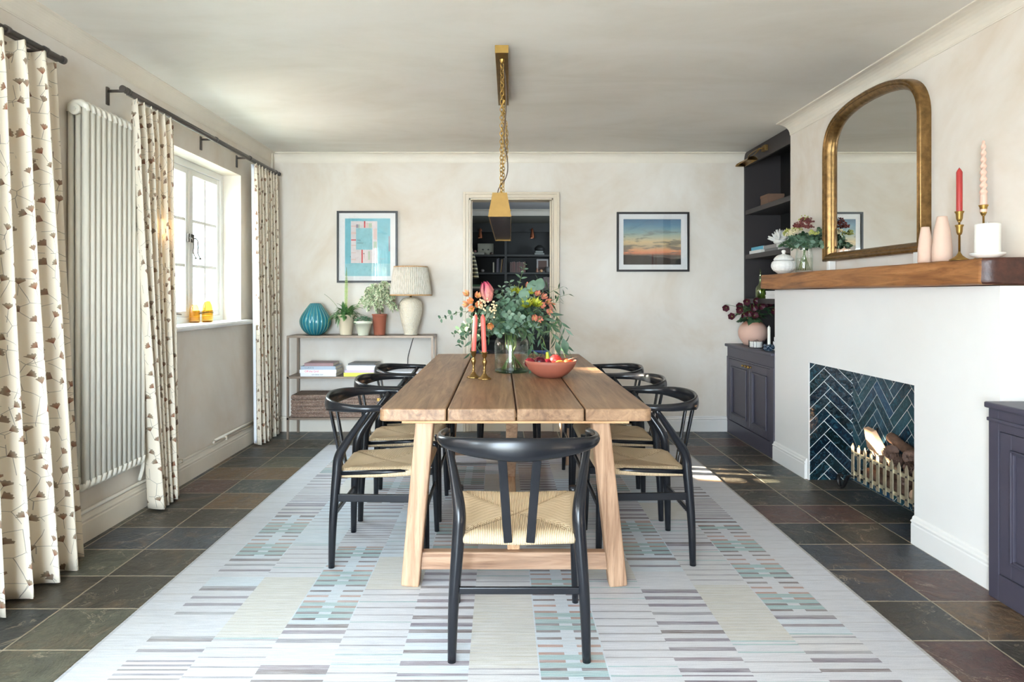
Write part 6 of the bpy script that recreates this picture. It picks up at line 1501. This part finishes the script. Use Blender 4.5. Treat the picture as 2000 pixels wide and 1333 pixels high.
# ================================================================ NEAR CUPBOARD
nc = thing('near_cupboard', 'dark plum built-in cupboard in the near alcove at the right edge', 'cupboard', (2.3, 2.0, 0))
NX0, NY0, NY1 = 2.05, .9, 2.797
MB().box((NX0+.022, NY0, 0), (2.598, NY1, .788)).build('carcass', M['navy'], nc)
mb = MB().box((NX0, NY1-.055, 0), (NX0+.022, NY1, .788)).box((NX0, NY0, 0), (NX0+.022, NY1-.055, .11)).box((NX0, NY0, .70), (NX0+.022, NY1-.055, .788))
mb.build('face_frame', M['navy'], nc, bevel=.002)
MB().box((NX0-.010, NY0, .735), (NX0, NY1, .750)).build('moulding', M['navy'], nc, bevel=.003)
for y0, y1 in ((2.10, 2.740), (1.44, 2.096)): panel_door(y0, y1, .113, .697, NX0, nc)
MB().box((2.028, NY0, .79), (2.598, NY1, .815)).build('worktop', M['navy'], nc, bevel=.006)

# ================================================================ THINGS IN THE LIBRARY (beyond the doorway)
def lb(px, z, Y=BY+.06): return Vector(((px-CX)*Y/F, Y, z))
def lbook(lab, px, z, w_, h, cm, lean=0, grp=None):
    p = lb(px, z); t = thing('book', lab, 'book', p, group=grp); t.rotation_euler = (0, R(lean), 0)
    MB().box((0,0,.001), (w_, .16, h)).build('cover', cm, t, world=False, bevel=.001); MB().box((.003,.005,h), (w_-.003, .155, h+.0015)).build('pages', M['paper'], t, world=False)
cols = [(168,160,140),(92,84,92),(74,72,80),(66,62,70),(176,140,84),(104,96,100),(84,80,78)]
for k, px_ in enumerate((962.5, 969.5, 972, 975, 977, 980.5, 983)):
    lbook(['thin pale book standing apart on the dark bookcase', 'dark book left of the tan one', 'second dark book left of the tan one', 'slate book touching the tan one', 'tan-spined book in the leaning group', 'dark book right of the tan one', 'last book of the leaning group beside the upright'][k]+', beyond the doorway', px_, 1.6005, .018 if k else .02, .15 if k == 0 else .19+.012*(k%3), bm('lib%d' % k, *cols[k]), 0 if k == 0 else 6 if k > 2 else 2, 'books on the middle library shelf')
for k in range(9):
    lbook('dim brown book in the row right of the bookcase upright, beyond the doorway', 996+3.4*k, 1.6005, .024, .15+.004*(k % 3), bm('libb%d' % (k % 3), 84+8*(k % 3), 66, 60), 0, 'brown books in a row beyond the doorway')
for k in range(6):
    lbook('dim mauve book in the row at the lower right of the bookcase, beyond the doorway', 1061+2.9*k, 1.3605, .020, .165+.004*(k % 3), bm('libc%d' % (k % 3), 104, 84+6*(k % 3), 84), 0, 'mauve books in a row beyond the doorway')
def lflat(lab, px0, px1, z, h, cm, name='book', d=.15):
    a, c_ = lb(px0, z), lb(px1, z); t = thing(name, lab, 'book', a); MB().box((a.x, a.y, z), (c_.x, a.y+d, z+h)).build('cover', cm, t, bevel=.001); MB().box((a.x+.004, a.y+.004, z+.003), (c_.x-.002, a.y+d+.001, z+h-.003)).build('pages', M['paper'], t)
lflat('pale grey book lying flat at the left end of the upper library shelf', 922, 946, 1.8655, .035, bm('lf1', 150,148,136))
lflat('green book lying on the low library shelf behind the flowers', 917, 938, 1.392, .028, bm('lf2', 60,88,60))
lflat('cream book lying under the green one on the low library shelf', 917, 939, 1.3605, .030, bm('lf3', 160,156,136))
for k in range(2): lflat(['lower', 'upper'][k]+' pale dish-like book of the pair at the right of the upper library shelf', 1044+k*2, 1063-k*2, 1.8655+.032*k, .028, bm('lf4', 120,124,118))
p = lb(1054, 1.926); tag(MB().lathe([(.06,0),(.075,.02),(.07,.05),(.03,.085),(0,.09)], 20, p+Vector((0,.07,0))).build('domed_pot', M['libdk'], org=p), 'dark domed pot standing on the pale books of the upper library shelf', 'pot')
def lframe(lab, px0, px1, z, h, fr_, art, marks):
    a, c_ = lb(px0, z, BY+.14), lb(px1, z, BY+.14); t = thing('library_picture', lab, 'picture', a)
    MB().box((a.x, a.y, z), (c_.x, a.y+.02, z+h)).build('frame', fr_, t, bevel=.002); MB().box((a.x+.025, a.y-.001, z+.03), (c_.x-.025, a.y, z+h-.025)).build('print', art, t)
    if marks:
        mk = MB()
        for s_ in (-1, 1):
            cx_ = (a.x+c_.x)/2+s_*.04
            mk = MB()
            for q in (-1, 1): mk.leaf((cx_-q*.002, a.y-.002, z+.07), (q*.6,0,1), (0,-1,0), .045, .022)
            mk.build('motif', M['libdk'], t)
lframe('pale picture with two small dark leaf-like shapes on the upper library shelf', 933, 964, 1.8655, .175, mat('lf_pale', S(136,134,118), .7), mat('lf_pale2', S(144,142,126), .7), True)
lframe('grey-mounted framed picture on the middle library shelf', 1048, 1071, 1.6005, .205, mat('lf_mount', S(150,146,142), .6), mat('lf_art', S(84,60,50), .6), False)
def lball(name, lab, cat_, px_, z, r_, m_, sc3=(1,1,.8)): p = lb(px_, z); tag(MB().ball(p+Vector((0,0,r_*sc3[2])), r_, 16, 10, sc3=sc3).build(name, m_, org=p), lab, cat_)
lball('bowl', 'small grey bowl on the middle library shelf left of the leaning books', 'bowl', 942, 1.6005, .032, mat('lb1', S(110,104,98), .5))
lball('ornament', 'small pinkish ornament on the flat book at the left of the upper library shelf', 'ornament', 928, 1.901, .022, mat('lb2', S(140,96,90), .5))
lball('ornament', 'small dark round ornament in front of the pale library picture', 'ornament', 960, 1.8655, .026, mat('lb3', S(70,58,52), .5))
lball('globe_lamp', 'small pale orange globe in front of the framed picture on the middle library shelf', 'ornament', 1057, 1.6005, .024, mat('lb4', S(196,150,110), .5), (1,1,1))
p = lb(1069, 1.6005); tag(MB().lathe([(.035,0),(.04,.005),(.042,.07),(.03,.085),(0,.086)], 18, p).build('canister', mat('lb5', S(86,84,82), .5), org=p), 'dim grey canister beside the framed picture on the library shelf', 'canister')
p = lb(1049, 1.6005); tag(MB().lathe([(.018,0),(.022,.01),(.012,.05),(0,.07)], 12, p).build('ornament', mat('lb6', S(150,110,90), .5), org=p), 'tiny pointed tan ornament at the left foot of the framed library picture', 'ornament')
p = lb(1072, 1.3605); tag(MB().lathe([(.014,0),(.016,.004),(.004,.012),(.004,.05),(.014,.08),(.010,.1)], 14, p-Vector((0,.04,0))).build('glass', M['jar'], org=p), 'small stemmed glass in front of the mauve books beyond the doorway', 'glass')
# striped throw hanging at the left of the opening
YS = 7.2; m, nt, b = newmat('striped_knit'); s_ = nd(nt, 'ShaderNodeSeparateXYZ'); link(nt, coord(nt, 'Object'), s_.inputs[0]); w_ = math_(nt, 'SINE', math_(nt, 'MULTIPLY', s_.outputs[2], 150)); link(nt, ramp_(nt, w_, [(.3, S(64,60,48)), (.5, S(186,178,140))]), b.inputs['Base Color']); b.inputs['Roughness'].default_value = .9
t = thing('coat_stand', 'dark coat stand with a striped garment, just inside the library at the left', 'coat stand', (-.42, YS, .085))
MB().tube([(-.42,YS,.11),(-.42,YS,1.85)], .014, 10).lathe([(.16,0),(.16,.02),(.03,.03),(0,.03)], 24, (-.42,YS,.086)).build('pole', M['libdk'], t)
gt = thing('striped_garment', 'cream and dark striped garment sleeve hanging just inside the doorway', 'garment', (-.36, YS-.05, 1.45))
MB().tube(catmull([(-.40,YS-.04,1.84),(-.34,YS-.06,1.74),(-.30,YS-.06,1.60),(-.275,YS-.06,1.44)],6), 1, 14, sec=[(.05,.04)]*19).build('sleeve', m, gt)
MB().tube(catmull([(-.43,YS-.02,1.84),(-.45,YS-.02,1.6),(-.46,YS-.02,1.2)],5), 1, 16, sec=[(.10,.05)]*11).build('body', m, gt)
# blue sofa
sf = thing('blue_sofa', 'low blue sofa in the library beyond the doorway, seen just above the table', 'sofa', (.1, 8.2, .085)); bl = mat('blue_fabric', S(70,84,130), .9, var=.1)
MB().box((-.8,8.0,.12),(1.0,8.65,.42)).build('seat', bl, sf, bevel=.03); MB().box((-.8,7.85,.12),(1.0,8.0,.60)).build('backrest', bl, sf, bevel=.04)
for x in (-.92, .98): MB().box((x,7.87,.12),(x+.14,8.65,.52)).build('arm', bl, sf, bevel=.03)
for x in (-.85, 1.05):
    for y in (7.92, 8.58): MB().box((x-.02,y-.02,.086),(x+.02,y+.02,.122)).build('leg', M['libdk'], sf)
